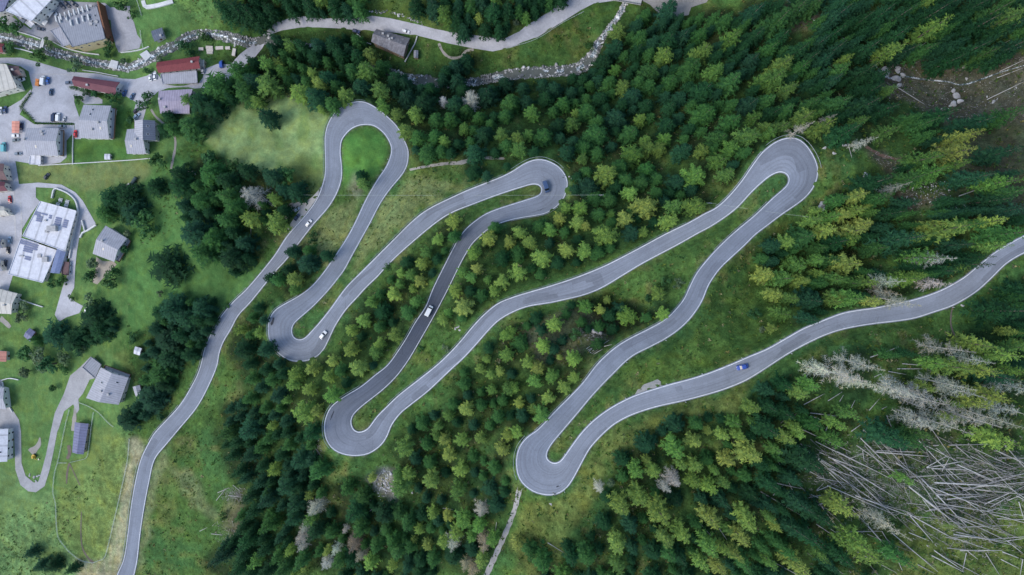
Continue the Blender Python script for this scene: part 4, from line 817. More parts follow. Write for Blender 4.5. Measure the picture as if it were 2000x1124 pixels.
# ------------------------------------------------------------------ houses
def roofmat(name, col, seam=1.2, tile=0.0, var=0.16):
    m, n, b = nodes(name, 0.7, 0.3); uv = n.nodes.new("ShaderNodeUVMap").outputs[0]
    w_ = n.nodes.new("ShaderNodeTexWave"); w_.wave_type = 'BANDS'; w_.bands_direction = 'X'; w_.inputs["Scale"].default_value = 0.314/seam; n.links.new(uv, w_.inputs[0])
    k = ramp(n, w_.outputs["Fac"], [(0.0, 0.72), (0.12, 1.0), (1.0, 1.04)])
    c = mixc(n, tuple(col), k, 1.0, 'MULTIPLY')
    c = mixc(n, c, ramp(n, noise(n, 0.5, 6, 0.75, pos(n)), [(0.3, 1-var), (0.7, 1+var)]), 1.0, 'MULTIPLY')
    c = mixc(n, c, ramp(n, noise(n, 1.0, 4, 0.7, mapv(n, uv, (2.0, 0.2, 1))), [(0.3, 1-var*0.6), (0.7, 1+var*0.5)]), 1.0, 'MULTIPLY')
    n.links.new(c, b.inputs["Base Color"]); return m
RM = {'lightgrey': roofmat("pale_grey_roofing", (0.36,0.36,0.39)), 'grey': roofmat("grey_roofing", (0.27,0.28,0.31)), 'dark': roofmat("slate_and_shade_roofing", (0.12,0.14,0.18)), 'white': roofmat("white_roofing", (0.60,0.60,0.63), 6.0),
      'red': roofmat("red_metal_roofing", (0.20,0.045,0.05), 0.9), 'maroon': roofmat("maroon_metal_roofing", (0.155,0.055,0.07), 0.7), 'mauve': roofmat("mauve_ribbed_roofing", (0.33,0.29,0.36), 1.4), 'violet': roofmat("violet_grey_roofing", (0.17,0.175,0.27), 1.6),
      'shingle': roofmat("weathered_shingles", (0.19,0.185,0.20), 0.45, var=0.45), 'brown': roofmat("brown_roofing", (0.15,0.09,0.09), 0.6), 'coral': roofmat("coral_awning", (0.62,0.27,0.20), 2.0), 'cream': roofmat("cream_roofing", (0.52,0.49,0.43), 3.0), 'blueglass': roofmat("blue_glazed_roofing", (0.16,0.20,0.33), 0.8)}
_win = None
def window_mesh():
    b = MB().box(-0.62, 0.62, -0.06, 0.03, -0.68, 0.68); return mesh("window_frame", b.v, b.f)
def pane_mesh():
    b = MB().box(-0.5, 0.5, 0.03, 0.045, -0.56, 0.56); return mesh("window_pane", b.v, b.f)
WMESH, PMESH2 = window_mesh(), pane_mesh(); WMESH.materials.append(M['white_line']); PMESH2.materials.append(M['glass'])
DM = mesh("door", *(lambda b: (b.v, b.f))(MB().box(-0.55, 0.55, -0.05, 0.05, 0, 2.1))); DM.materials.append(M['wood'])
def wall_openings(root, a, b, z0, z1, out, door=False, step=3.6):
    d = b-a; L = d.length
    if L < 2.6: return
    d.normalize(); rz = math.atan2(d.y, d.x); nfl = max(1, int((z1-z0)/2.8)); n_ = max(1, int(L/step))
    if (Vector((-d.y, d.x, 0)).dot(out)) < 0: rz += math.pi
    for fl in range(nfl):
        for i in range(n_):
            p = a+d*(L*(i+0.5)/n_)+out*0.0; z = z1-1.5-2.8*(nfl-1-fl)
            if z-0.7 < z0: continue
            if door and fl == 0 and i == n_//2:
                o = bpy.data.objects.new("door", DM); o.location = (p.x+out.x*0.02, p.y+out.y*0.02, z0); o.color = (0.16, 0.09, 0.05, 1)
            else:
                o = bpy.data.objects.new("window", WMESH); o.location = (p.x, p.y, z)
                q = bpy.data.objects.new("pane", PMESH2); C.objects.link(q); q.parent = o
            C.objects.link(o); o.rotation_euler = (0, 0, rz); o.parent = root
            o.location = Vector(o.location)-root.location
def uv_planar(me, ax, ay, o):
    ul = me.uv_layers.new(name="UVMap")
    for L in me.loops:
        p = me.vertices[L.vertex_index].co-o; ul.data[L.index].uv = (p.dot(ax), p.dot(ay))
def house(label, quad, eave, rise, axis=0, roof='lightgrey', wall=(0.62,0.58,0.52), chim=(), sky=(), over=0.7, balcony=None, cat="house", name="house", roof2=None, door=True, posts=False):
    """quad: the roof's four corners in the photo at eave height, in order; ridge runs along side 0-1 (axis 0) or 1-2 (axis 1); rise 0 = flat"""
    q = [tuple(map(float, p)) for p in quad]; zg = [float(zt(*p)) for p in q]; zb = sum(zg)/4
    ze = zb+eave; K = [Vector(unp(p[0], p[1], ze)) for p in q]
    if (K[1]-K[0]).cross(K[2]-K[1]).z < 0: K = [K[3], K[2], K[1], K[0]]; 
    if axis: K = K[1:]+K[:1]
    ctr = sum(K, Vector())/4; z0 = min(float(zt(*pix(k.x, k.y, zb))) for k in K)-0.6
    root = empty(name, (ctr.x, ctr.y, zb)); tag(root, label, cat)
    o0 = Vector((ctr.x, ctr.y, zb))
    U = (K[1]-K[0]).normalized(); Vv = (K[3]-K[0]); Vv = (Vv-U*Vv.dot(U)).normalized()
    ins = []
    for k in K:
        d = k-ctr; dl = d.length; ins.append(ctr+d*(1-over*1.25/dl))
    A, B = (K[0]+K[3])/2, (K[1]+K[2])/2
    wb = MB()
    base = [Vector((p.x, p.y, z0))-o0 for p in ins]; top = [Vector((p.x, p.y, ze-0.02))-o0 for p in ins]
    if posts:
        for i in range(4): wb.box(base[i].x-.15, base[i].x+.15, base[i].y-.15, base[i].y+.15, base[i].z, top[i].z)
    else:
        wb.prism(base, top)
        if rise > 0:
            for (i, j) in ((3, 0), (1, 2)):
                m_ = (top[i]+top[j])/2+Vector((0, 0, rise*0.82)); wb.add([top[i], top[j], m_, top[i]-U*0.02, top[j]-U*0.02, m_-U*0.02], [(0, 1, 2), (5, 4, 3), (0, 2, 5, 3), (1, 4, 5, 2)])
    w_ = wb.build("wall", M['plaster'], root); w_.color = (*wall, 1)
    if posts: w_.name = "frame"
    th = 0.22
    if rise > 0:
        R0, R1 = A+Vector((0, 0, rise)), B+Vector((0, 0, rise)); rb_ = MB()
        for (e0, e1, r0, r1) in ((K[0], K[1], R0, R1), (K[2], K[3], R1, R0)):
            P = [e0-o0, e1-o0, r1-o0, r0-o0]; rb_.prism([p-Vector((0, 0, th)) for p in P], P)
        me = mesh("roof", rb_.v, rb_.f)
    else:
        rb_ = MB(); P = [k-o0 for k in K]; rb_.prism([p-Vector((0, 0, 0.35)) for p in P], [p for p in P])
        for i in range(4):
            a_, b_ = P[i], P[(i+1) % 4]; d_ = (b_-a_).normalized(); nn = Vector((-d_.y, d_.x, 0))
            rb_.prism([a_, b_, b_+nn*0.3-d_*0.0, a_+nn*0.3], [x+Vector((0, 0, 0.35)) for x in (a_, b_, b_+nn*0.3, a_+nn*0.3)])
        me = mesh("roof", rb_.v, rb_.f)
    uv_planar(me, U, Vv, Vector((0, 0, 0))); rf = link("roof", me, RM[roof], root)
    if roof2:
        me.materials.append(RM[roof2])
        for pl in me.polygons:
            if pl.center.dot(Vv) > 0: pl.material_index = 1
    def on_roof(s, t):
        p = K[0]*(1-s)*(1-t)+K[1]*s*(1-t)+K[2]*s*t+K[3]*(1-s)*t
        return p+Vector((0, 0, rise*(1-abs(2*t-1)))), rise
    for (s, t) in chim:
        p, _ = on_roof(s, t); p -= o0; b_ = MB().box(p.x-.42, p.x+.42, p.y-.42, p.y+.42, p.z-1.0, p.z+0.9).box(p.x-.55, p.x+.55, p.y-.55, p.y+.55, p.z+0.9, p.z+1.02)
        b_.build("chimney", M['concrete'], rf)
    for (s, t) in sky:
        p, _ = on_roof(s, t); p -= o0; sl = math.atan2(rise, (K[3]-K[0]).length/2)*(1 if t < .5 else -1)
        Mx = Matrix.Translation(p) @ Matrix(((U.x, Vv.x, 0, 0), (U.y, Vv.y, 0, 0), (U.z, Vv.z, 1, 0), (0, 0, 0, 1))) @ Matrix.Rotation(sl, 4, 'X')
        b_ = MB().box(-.5, .5, -.75, .75, -.15, .14, Mx); o = b_.build("skylight", M['white_line'], rf)
        MB().box(-.4, .4, -.65, .65, .14, .155, Mx).build("skylight_pane", M['glass'], rf)
    if not posts:
        for i in range(4):
            a_, b_ = ins[i], ins[(i+1) % 4]; d_ = (b_-a_).normalized(); out = Vector((d_.y, -d_.x, 0))
            wall_openings(root, Vector((a_.x, a_.y, 0)), Vector((b_.x, b_.y, 0)), max(z0+0.6, zb), ze, out, door and i == 0)
    if balcony is not None:
        i = balcony; a_, b_ = ins[i]-o0, ins[(i+1) % 4]-o0; d_ = (b_-a_).normalized(); out = Vector((d_.y, -d_.x, 0)); z = eave-2.9
        bb = MB(); Pq = [a_, b_, b_+out*1.9, a_+out*1.9]; bb.prism([Vector((p.x, p.y, z-.15)) for p in Pq], [Vector((p.x, p.y, z)) for p in Pq])
        o = bb.build("balcony", M['concrete'], root)
        rl = MB()
        for (p, r_) in ((Pq[1], Pq[2]), (Pq[2], Pq[3]), (Pq[3], Pq[0])): 
            dd = (r_-p); nn = Vector((-dd.y, dd.x, 0)).normalized()*0.06
            rl.prism([Vector((x.x, x.y, z)) for x in (p-nn, r_-nn, r_+nn, p+nn)], [Vector((x.x, x.y, z+1.0)) for x in (p-nn, r_-nn, r_+nn, p+nn)])
        o2 = rl.build("railing", M['wood'], o); o2.color = (0.17, 0.10, 0.06, 1)
    return root, rf, K, ze
PL = (0.66,0.64,0.60)
house("big white flat-roofed hotel block at the top left corner", [(11,22),(40,-4),(105,-4),(62,42)], 9, 0, 0, 'white', PL, cat="hotel", name="hotel")
house("dark violet-grey roofed block cut off by the top left corner", [(-40,-30),(32,-30),(8,22),(-40,30)], 9, 0, 0, 'violet', PL, cat="building", name="building")
house("small dark-roofed lean-to in front of the white hotel", [(27,29),(34,22),(54,38),(45,46)], 4, 0.5, 1, 'dark', PL, cat="annex", name="annex", chim=[(.3,.5)])
house("small white kiosk with a flat roof beside the hotel terrace", [(49,45),(56,39),(68,47),(60,55)], 3.2, 0, 0, 'white', PL, cat="kiosk", name="kiosk")
house("large stepped grey building with rooftop rows, yellow wall and brown side wall", [(107,36),(190,13),(206,76),(141,92)], 6.5, 0, 0, 'grey', (0.66,0.53,0.30), cat="building", name="car_park_building", sky=[(.78,.75),(.8,.6),(.72,.7),(.66,.8),(.85,.45),(.9,.75)])
house("lower terrace wing of the stepped grey building with yellow wall", [(98,60),(129,47),(143,86),(122,91)], 5.5, 0, 0, 'lightgrey', (0.66,0.53,0.30), cat="building", name="terrace_wing")
house("small dark-roofed shed above the stream with a stone base", [(295,61),(317,54),(321,72),(302,82)], 3, 0.8, 0, 'dark', (0.5,0.47,0.42), cat="shed", name="shed", chim=[(.75,.2)])
house("long barn with a bright red ribbed roof by the stream", [(306,122),(390,110),(391,134),(309,143)], 5, 1.6, 0, 'red', (0.55,0.52,0.47), cat="barn", name="barn", chim=[(.85,.5)])
house("pale walled workshop yard roof below the red barn", [(313,145),(384,138),(386,163),(318,165)], 2.5, 0, 0, 'lightgrey', (0.6,0.58,0.55), cat="workshop", name="workshop", door=False)
house("small tan lean-to at the end of the red barn", [(391,117),(399,117),(399,131),(392,131)], 3, 0.3, 0, 'cream', (0.5,0.4,0.28), cat="lean-to", name="lean_to", over=.3)
house("long maroon-roofed hall beside the village street", [(144,149),(234,161),(226,186),(144,168)], 6, 1.8, 0, 'maroon', (0.68,0.66,0.62), cat="hall", name="hall", chim=[(.35,.3)])
house("mauve ribbed-roof hall at the forest edge", [(310,178),(376,174),(370,222),(313,222)], 5.5, 1.5, 0, 'mauve', (0.6,0.58,0.56), cat="hall", name="hall", chim=[(.05,.6),(.2,.25)])
house("grey two-tone gabled house with side balcony and green lawn", [(163,205),(217,207),(213,272),(157,270)], 7, 3.0, 0, 'lightgrey', (0.68,0.66,0.62), chim=[(.7,.45),(.45,.25)], sky=[(.4,.85),(.35,.7),(.75,.3)], balcony=1)
house("pale roofed house beside the street with parked cars on both sides", [(52,250),(115,251),(114,305),(52,303)], 7, 2.4, 0, 'lightgrey', (0.70,0.68,0.64), chim=[(.55,.75),(.02,.55),(.5,.85)], sky=[(.35,.3)], balcony=1)
house("white flat garage between the pale house and the meadow", [(58,304),(80,304),(80,323),(57,321)], 3.4, 0, 0, 'white', PL, cat="garage", name="garage")
house("pale front wing of the house by the trodden path", [(248,253),(283,250),(285,301),(248,301)], 6, 2.2, 0, 'lightgrey', (0.68,0.66,0.62), chim=[(.6,.55)], sky=[(.3,.3)])
house("rear wing of the house by the trodden path, right roof slope shade-darkened", [(263,236),(303,236),(304,275),(262,275)], 6.6, 2.2, 1, 'dark', (0.62,0.58,0.52), sky=[(.3,.3),(.7,.3)], roof2='lightgrey', balcony=2)  # right slope in dark roofing: its shade is put into the colour
house("large white school building with solar panels on its stepped roof", [(79,393),(150,412),(128,492),(44,462)], 6, 0, 0, 'white', (0.68,0.60,0.52), cat="school", name="school")
sch2, srf, SK, sze = house("lower wing of the white school at the street corner", [(41,465),(112,489),(84,553),(16,536)], 5, 0, 0, 'white', (0.68,0.60,0.52), cat="school", name="school_wing", door=False)
house("glazed blue sloping roof along the lower side of the school", [(117,466),(136,469),(116,535),(98,533)], 4, 0.6, 1, 'blueglass', (0.5,0.5,0.52), cat="conservatory", name="glazed_hall", over=.3)
house("grey shed-roofed house at the end of the school lane", [(206,441),(248,466),(223,512),(181,496)], 6.5, 2.6, 0, 'lightgrey', (0.70,0.68,0.64), chim=[(.25,.55)], sky=[(.4,.3)], roof2=None, balcony=1)
house("small white-walled bin store beside the school lane", [(122,512),(136,512),(134,538),(121,538)], 2.4, 0, 0, 'brown', (0.74,0.73,0.71), cat="bin store", name="bin_store", over=.1, door=False)
house("big grey house with hipped balcony above the looping drive", [(197,718),(251,738),(232,791),(168,778)], 7.5, 2.8, 1, 'lightgrey', (0.66,0.64,0.60), chim=[(.35,.6),(.3,.35)], sky=[(.75,.25),(.6,.7)], balcony=1)
house("flat grey garage wing of the big house with a white patch", [(178,697),(198,712),(186,740),(161,718)], 3.5, 0, 0, 'grey', (0.6,0.59,0.57), cat="garage", name="garage")
house("long violet-grey cattle shed inside the fenced field", [(146,825),(173,828),(163,888),(141,884)], 4, 1.0, 1, 'violet', (0.45,0.36,0.26), cat="cattle shed", name="cattle_shed")
house("little dark hut with a tilted roof at the edge of the pines", [(46,657),(58,641),(69,649),(59,668)], 3, 1.0, 1, 'violet', (0.35,0.25,0.18), cat="hut", name="hut")
house("beige house with stepped roof at the left edge", [(-20,560),(34,574),(22,614),(-20,612)], 6, 1.8, 0, 'cream', (0.68,0.64,0.58), chim=[(.7,.4)])
house("coral-roofed cottage at the left edge below the beige house", [(-12,684),(13,687),(12,707),(-12,705)], 4, 1.4, 1, 'coral', (0.6,0.56,0.5), cat="cottage", name="cottage")
house("white-roofed house at the left edge inside the drive loop", [(-25,838),(16,838),(14,902),(-25,902)], 6, 1.6, 1, 'white', (0.68,0.66,0.63), sky=[(.3,.3)])
house("grey-roofed house at the left edge beside the field gate", [(-30,750),(8,758),(12,800),(-30,795)], 5.5, 1.6, 0, 'lightgrey', (0.68,0.66,0.63))
house("weathered shingle-roofed barn on the upper gravel road", [(735,57),(801,75),(788,111),(725,82)], 6, 2.4, 0, 'shingle', (0.30,0.22,0.16), cat="barn", name="barn", chim=[(.5,.52),(.25,.75),(.42,.7),(.55,.62)])
house("tiny grey hut on the grass beside the shingle-roofed barn", [(808,99),(817,99),(816,114),(808,113)], 2.4, 0.7, 1, 'grey', (0.35,0.28,0.2), cat="hut", name="hut", over=.25, door=False)
house("little pale-roofed hut on the lawn above the big house", [(264,677),(277,681),(273,695),(261,691)], 2.4, 0.5, 0, 'white', (0.4,0.3,0.2), cat="hut", name="hut", over=.25)
house("small grey hut below the pines on the lawn of the big house", [(259,756),(273,752),(277,770),(265,775)], 2.6, 0.8, 1, 'lightgrey', (0.4,0.3,0.2), cat="hut", name="hut", over=.25)
house("small square white shed alone on the lawn", [(204,301),(215,301),(215,312),(204,312)], 2.3, 0.3, 0, 'white', (0.6,0.58,0.55), cat="shed", name="shed", over=.2, door=False)
house("large cream-roofed block at the left edge of the village street", [(-40,122),(13,126),(34,172),(-40,190)], 8, 0, 0, 'cream', (0.72,0.68,0.6), cat="building", name="building", sky=[(.2,.6),(.5,.2)])
house("small brown-roofed wing next to the cream-roofed block", [(14,127),(37,130),(42,147),(22,149)], 5, 1.2, 0, 'brown', (0.6,0.5,0.42), cat="annex", name="annex", chim=[(.5,.5)])
house("coral awning roof on posts beside the street", [(23,237),(38,237),(37,260),(23,260)], 2.8, 0.3, 1, 'coral', (0.4,0.4,0.4), cat="shelter", name="shelter", posts=True)
house("dark red-roofed house at the left edge opposite the meadow", [(-30,318),(8,320),(14,352),(-30,350)], 6, 2.0, 0, 'brown', (0.66,0.60,0.52), chim=[(.6,.6)])
house("rust-roofed house at the left edge beside the lane junction", [(-30,352),(10,356),(15,373),(-30,376)], 6, 1.8, 0, 'maroon', (0.66,0.60,0.52))
house("tan-roofed house at the left edge behind the red car", [(-30,400),(8,404),(18,420),(-30,424)], 6, 1.5, 0, 'cream', (0.70,0.66,0.56))
house("red-roofed cottage at the left edge beside the stream", [(-20,82),(9,86),(6,103),(-20,102)], 4.5, 1.6, 0, 'red', (0.6,0.5,0.45), cat="cottage", name="cottage")
house("bluish-roofed house at the left edge below the parked cars", [(-30,505),(2,508),(6,530),(-30,532)], 5, 1.5, 0, 'grey', (0.68,0.64,0.58))
house("small slate-roofed house at the left edge beside the parked cars", [(-30,462),(4,466),(5,485),(-30,483)], 5, 1.5, 0, 'dark', (0.68,0.64,0.58))
# brown timber side wall of the stepped building
def wall_run(name, pts, h, t, mat, label, cat, color=None, closed=False, group=None, base=0.3):
    P = [Vector(unp(p[0], p[1], float(zt(*p)))) for p in (spline(pts, 5.0) if len(pts) > 2 and name != "timber_wall" else pts)]
    L, Rr = [], []
    for i, p in enumerate(P):
        d = (P[min(i+1, len(P)-1)]-P[max(i-1, 0)]); d.z = 0; d.normalize(); n_ = Vector((-d.y, d.x, 0))*t/2
        L.append(p+n_); Rr.append(p-n_)
    v = []; f = []; dn, up = Vector((0, 0, -base)), Vector((0, 0, h))
    for a, b_ in zip(L, Rr): v += [a+dn, b_+dn, b_+up, a+up]
    for i in range(len(P)-1):
        a, b_ = i*4, (i+1)*4
        f += [(a+3, a+2, b_+2, b_+3), (a, a+3, b_+3, b_), (a+2, a+1, b_+1, b_+2)]
    f += [(0, 1, 2, 3), tuple(len(v)-4+k for k in (3, 2, 1, 0))]
    o = link(name, mesh(name, v, f), mat); tag(o, label, cat, group)
    if color: o.color = (*color, 1)
    return o
wall_run("timber_wall", [(205,13),(212,45),(222,82)], 7.0, 0.8, M['wood'], "tall brown timber wall on the right side of the stepped building", "wall", (0.20,0.095,0.055))
M['garden_wall'] = plain("garden_wall", (0.60,0.60,0.59), 0.85, var=0.15)
wall_run("retaining_wall", [(103,388),(108,370),(120,372),(135,379),(148,391),(153,405),(154,418),(149,440),(143,470),(137,505)], 1.3, 0.7, M['garden_wall'], "white curved retaining wall around the school lawn", "wall")
wall_run("retaining_wall", [(162,431),(165,441),(168,452)], 1.5, 0.6, M['garden_wall'], "short white wall beside the end of the lane stub", "wall")
wall_run("retaining_wall", [(189,440),(172,451),(163,455),(158,465)], 1.2, 0.8, M['garden_wall'], "white wall closing the end of the lane stub", "wall")
wall_run("garden_wall", [(76,324),(130,321),(200,317),(262,313),(294,310)], 0.8, 0.35, M['garden_wall'], "long straight white boundary between the lawn and the meadow", "wall")
wall_run("garden_wall", [(143,322),(143,290),(144,262)], 0.8, 0.35, M['garden_wall'], "white boundary between the pale house and the lawn", "wall")
wall_run("garden_wall", [(36,63),(60,70),(82,78)], 1.0, 0.5, M['garden_wall'], "pale wall between the hotel yard and the stream, left stretch", "wall")
wall_run("garden_wall", [(105,83),(122,92),(140,98),(165,104),(195,108)], 1.0, 0.5, M['garden_wall'], "pale wall below the stepped building along the stream", "wall")
wall_run("garden_wall", [(237,104),(262,101),(280,97),(292,92)], 1.0, 0.35, M['garden_wall'], "pale edge wall below the paved yard right of the hotel", "wall")
wall_run("garden_wall", [(30,95),(45,98),(66,104)], 1.0, 0.5, M['garden_wall'], "pale wall along the street side of the stream", "wall")
wall_run("garden_wall", [(162,138),(190,142),(215,147),(232,150)], 0.9, 0.35, M['garden_wall'], "pale wall between the street and the stream behind the hall", "wall")
wall_run("garden_wall", [(12,574),(40,585),(60,592),(85,600)], 1.0, 0.5, M['garden_wall'], "white wall along the garden below the school", "wall")
wall_run("garden_wall", [(5,743),(20,739),(38,742)], 1.0, 0.5, M['garden_wall'], "white wall at the corner of the field by the lane houses", "wall")
wall_run("garden_wall", [(6,746),(10,765),(16,788),(25,805)], 0.8, 0.5, M['garden_wall'], "pale wall between the lane and the mown field", "wall")
wall_run("garden_wall", [(815,72),(811,85),(803,100),(791,122)], 0.9, 0.5, M['garden_wall'], "white garden wall right of the shingle-roofed barn", "wall")
wall_run("garden_wall", [(697,67),(704,72),(712,82),(725,87)], 0.6, 0.4, M['garden_wall'], "white garden wall left of the shingle-roofed barn", "wall")
wall_run("stone_foundation", [(280,2),(285,14),(300,13),(318,9),(338,3)], 0.6, 2.2, M['garden_wall'], "white L-shaped stone foundation on the grass at the top", "foundation")
M['hedge'] = leafmat("hedge_leaves", True)
def hedge(pts, w, h, label):
    S = spline(pts, 2.0); v = []; t = []
    for p in S:
        g = Vector(unp(p[0], p[1], float(zt(*p))))
        for k in range(26):
            c = g+Vector((rt.uniform(-w, w)/2+rt.gauss(0, .2), rt.uniform(-w, w)/2+rt.gauss(0, .2), rt.uniform(0, h))); e = Vector((rt.gauss(0, 1), rt.gauss(0, 1), rt.gauss(0, .5))).normalized()*.3; e2 = Vector((rt.gauss(0, 1), rt.gauss(0, 1), rt.gauss(0, .5))).normalized()*.3
            b = len(v); v += [c-e, c+e, c+e2]; t.append((b, b+1, b+2))
    o = link("hedge", fastmesh("hedge", np.array([tuple(p) for p in v]), np.array(t)), M['hedge']); o.color = (0.045, 0.115, 0.03, 1); tag(o, label, "hedge")
hedge([(62,182),(52,196),(42,211)], 1.2, 1.3, "narrow green hedge slanting along the upper car park edge")
hedge([(43,213),(55,224),(67,238)], 2.4, 1.2, "wedge-shaped hedge at the lower left corner of the car park")
hedge([(70,241),(100,242),(143,243)], 0.8, 1.0, "thin straight hedge along the lower edge of the car park")
hedge([(138,172),(158,176),(178,182),(205,190)], 1.8, 1.3, "hedge below the maroon-roofed hall")
hedge([(251,215),(253,232),(251,250)], 2.2, 1.8, "tall hedge left of the dark-roofed house wing")
# ------------------------------------------------------------------ solar panels on the school roof (panels are parts of the roof)
SPM = mesh("solar_panel", *(lambda b: (b.v, b.f))(MB().box(-.75, .75, -.45, .45, -.03, .03))); SPM.materials.append(M['solar'])
roots = {o["label"]: o for o in bpy.data.objects if o.get("label")}
upper = roots["large white school building with solar panels on its stepped roof"]
def panels(root, dz, cells_):
    n_ = 0
    for (u, v, nx, ny) in cells_:
        for i in range(nx):
            for j in range(ny):
                uu, vv_ = u+i*3.1+j*-1.0, v+i*0.8+j*4.0
                w_ = Vector(unp(uu, vv_, root.location.z+dz)); o = bpy.data.objects.new("solar_panel", SPM); C.objects.link(o); o.parent = root
                o.location = w_-root.location+Vector((0, 0, .25)); o.rotation_euler = (R_(-5), 0, R_(-16)); n_ += 1
    return n_
panels(upper, 6.0, [(71,415,3,2),(75,423,3,3),(84,418,3,1),(99,422,1,2),(112,426,3,4),(128,431,2,4)])
panels(sch2, 5.0, [(43,467,8,3),(50,482,5,3),(70,475,2,4),(52,502,3,2)])
for root, cells_ in ((upper, [(90,431,1.2,1.0,.8),(105,447,5,3,2.4),(92,452,1.5,1.5,.9)]), (sch2, [(88,507,3,3,1.6),(40,500,2.5,.6,.6),(75,500,2,2,.6)])):
    for (u, v, a_, b_, h_) in cells_:
        w_ = Vector(unp(u, v, root.location.z+6))-root.location; zz_ = (6.0 if root is upper else 5.0)
        MB().box(w_.x-a_/2, w_.x+a_/2, w_.y-b_/2, w_.y+b_/2, zz_-.05, zz_+h_).build("roof_unit", M['concrete'], root)
# rows of low dividing walls and vents on the stepped building's roof
sb = roots["large stepped grey building with rooftop rows, yellow wall and brown side wall"]
for (u, v) in [(111,38),(120,34),(129,31),(137,28),(146,25),(155,23),(163,20),(172,17),(140,46),(152,42),(163,38),(174,35),(131,36),(118,40)]:
    w_ = Vector(unp(u, v, sb.location.z+6.5))-sb.location
    MB().box(-.35, .35, -1.7, 1.7, 0, 1.1, Matrix.Translation((w_.x, w_.y, 6.5)) @ Matrix.Rotation(R_(13), 4, 'Z')).build("roof_divider", M['garden_wall'], sb)
for (u, v) in [(137,29),(146,25),(156,20),(176,12),(176,47),(187,43)]:
    w_ = Vector(unp(u+2, v, sb.location.z+6.5))-sb.location
    MB().box(-.9, .9, -.7, .7, 0, .6, Matrix.Translation((w_.x, w_.y, 6.5)) @ Matrix.Rotation(R_(-20), 4, 'Z')).build("roof_vent", M['concrete'], sb)
# ------------------------------------------------------------------ vehicles
def loft(sections):   # sections: list of (x, [(y,z)...]) closed rings with equal counts
    v, f = [], []; n = len(sections[0][1])
    for x, ring in sections: v += [(x, y, z) for y, z in ring]
    for i in range(len(sections)-1):
        for k in range(n): f.append((i*n+k, i*n+(k+1) % n, (i+1)*n+(k+1) % n, (i+1)*n+k))
    f += [tuple(range(n-1, -1, -1)), tuple((len(sections)-1)*n+k for k in range(n))]
    return v, f
def ring(hw, z0, z1, r=0.1): return [(-hw+r*.4, z0), (hw-r*.4, z0), (hw, z0+r), (hw, z1-r), (hw-r, z1), (-hw+r, z1), (-hw, z1-r), (-hw, z0+r)]
def vehicle_parts(kind):
    P = []
    if kind == 'car':
        L, hw = 4.3, 0.9
        P.append(("body", M['paint'], loft([(-2.15, ring(.72,.38,.72)), (-2.05, ring(.84,.25,.86)), (-1.2, ring(.9,.22,.95)), (.6, ring(.9,.22,.95)), (1.5, ring(.88,.22,.86)), (2.0, ring(.8,.24,.74)), (2.15, ring(.66,.36,.6))])))
        P.append(("cabin", M['glass'], loft([(-1.75, ring(.72,.9,.96,.03)), (-1.35, ring(.72,.9,1.38)), (.15, ring(.72,.9,1.42)), (.95, ring(.74,.9,.95,.02))])))
        P.append(("roof", M['paint'], loft([(-1.4, ring(.62,1.36,1.43,.03)), (-1.0, ring(.66,1.40,1.49,.03)), (.1, ring(.66,1.40,1.49,.03)), (.3, ring(.6,1.36,1.43,.03))])))
        wx, wy, wr, hx, hz = 1.32, .80, .32, 2.09, .62
    else:
        L, hw = 5.2, 1.0
        P.append(("body", M['paint'], loft([(-2.6, ring(.94,.4,1.9)), (-2.5, ring(1.0,.28,2.02)), (1.15, ring(1.0,.26,2.04)), (1.5, ring(.98,.26,1.15)), (2.3, ring(.95,.28,1.02)), (2.6, ring(.82,.4,.8))])))
        P.append(("windscreen", M['glass'], loft([(1.2, ring(.86,1.25,2.0,.05)), (1.26, ring(.88,1.22,1.99,.05)), (1.78, ring(.86,1.12,1.16,.01))])))
        P.append(("side_window", M['glass'], loft([(.3, ring(1.015,1.2,1.75,.05)), (1.15, ring(1.015,1.2,1.75,.05))])))
        wx, wy, wr, hx, hz = 1.6, .88, .36, 2.5, .72
    wh = MB().tube([(0, -.11, 0), (0, .11, 0)], wr, 12); rim = MB().tube([(0, -.12, 0), (0, .12, 0)], wr*.6, 8)
    hl = MB().box(-.06, .06, -.16, .16, -.08, .08)
    out = [(n_, mesh(n_, v, f), m_, (0, 0, 0)) for n_, m_, (v, f) in P]
    wm, rm_, hm = mesh("wheel", wh.v, wh.f), mesh("rim", rim.v, rim.f), mesh("headlight", hl.v, hl.f)
    for n_, me, m_, _ in out: me.materials.append(m_)
    wm.materials.append(M['rubber']); rm_.materials.append(M['rim']); hm.materials.append(M['lamp'])
    if kind == 'car':
        fw = {0, 1, 2, 3}
    return out, wm, rm_, hm, (wx, wy, wr, hx, hz)
VP = {k: vehicle_parts(k) for k in ('car', 'van')}
CARG = "cars and vans on the road and in the village"
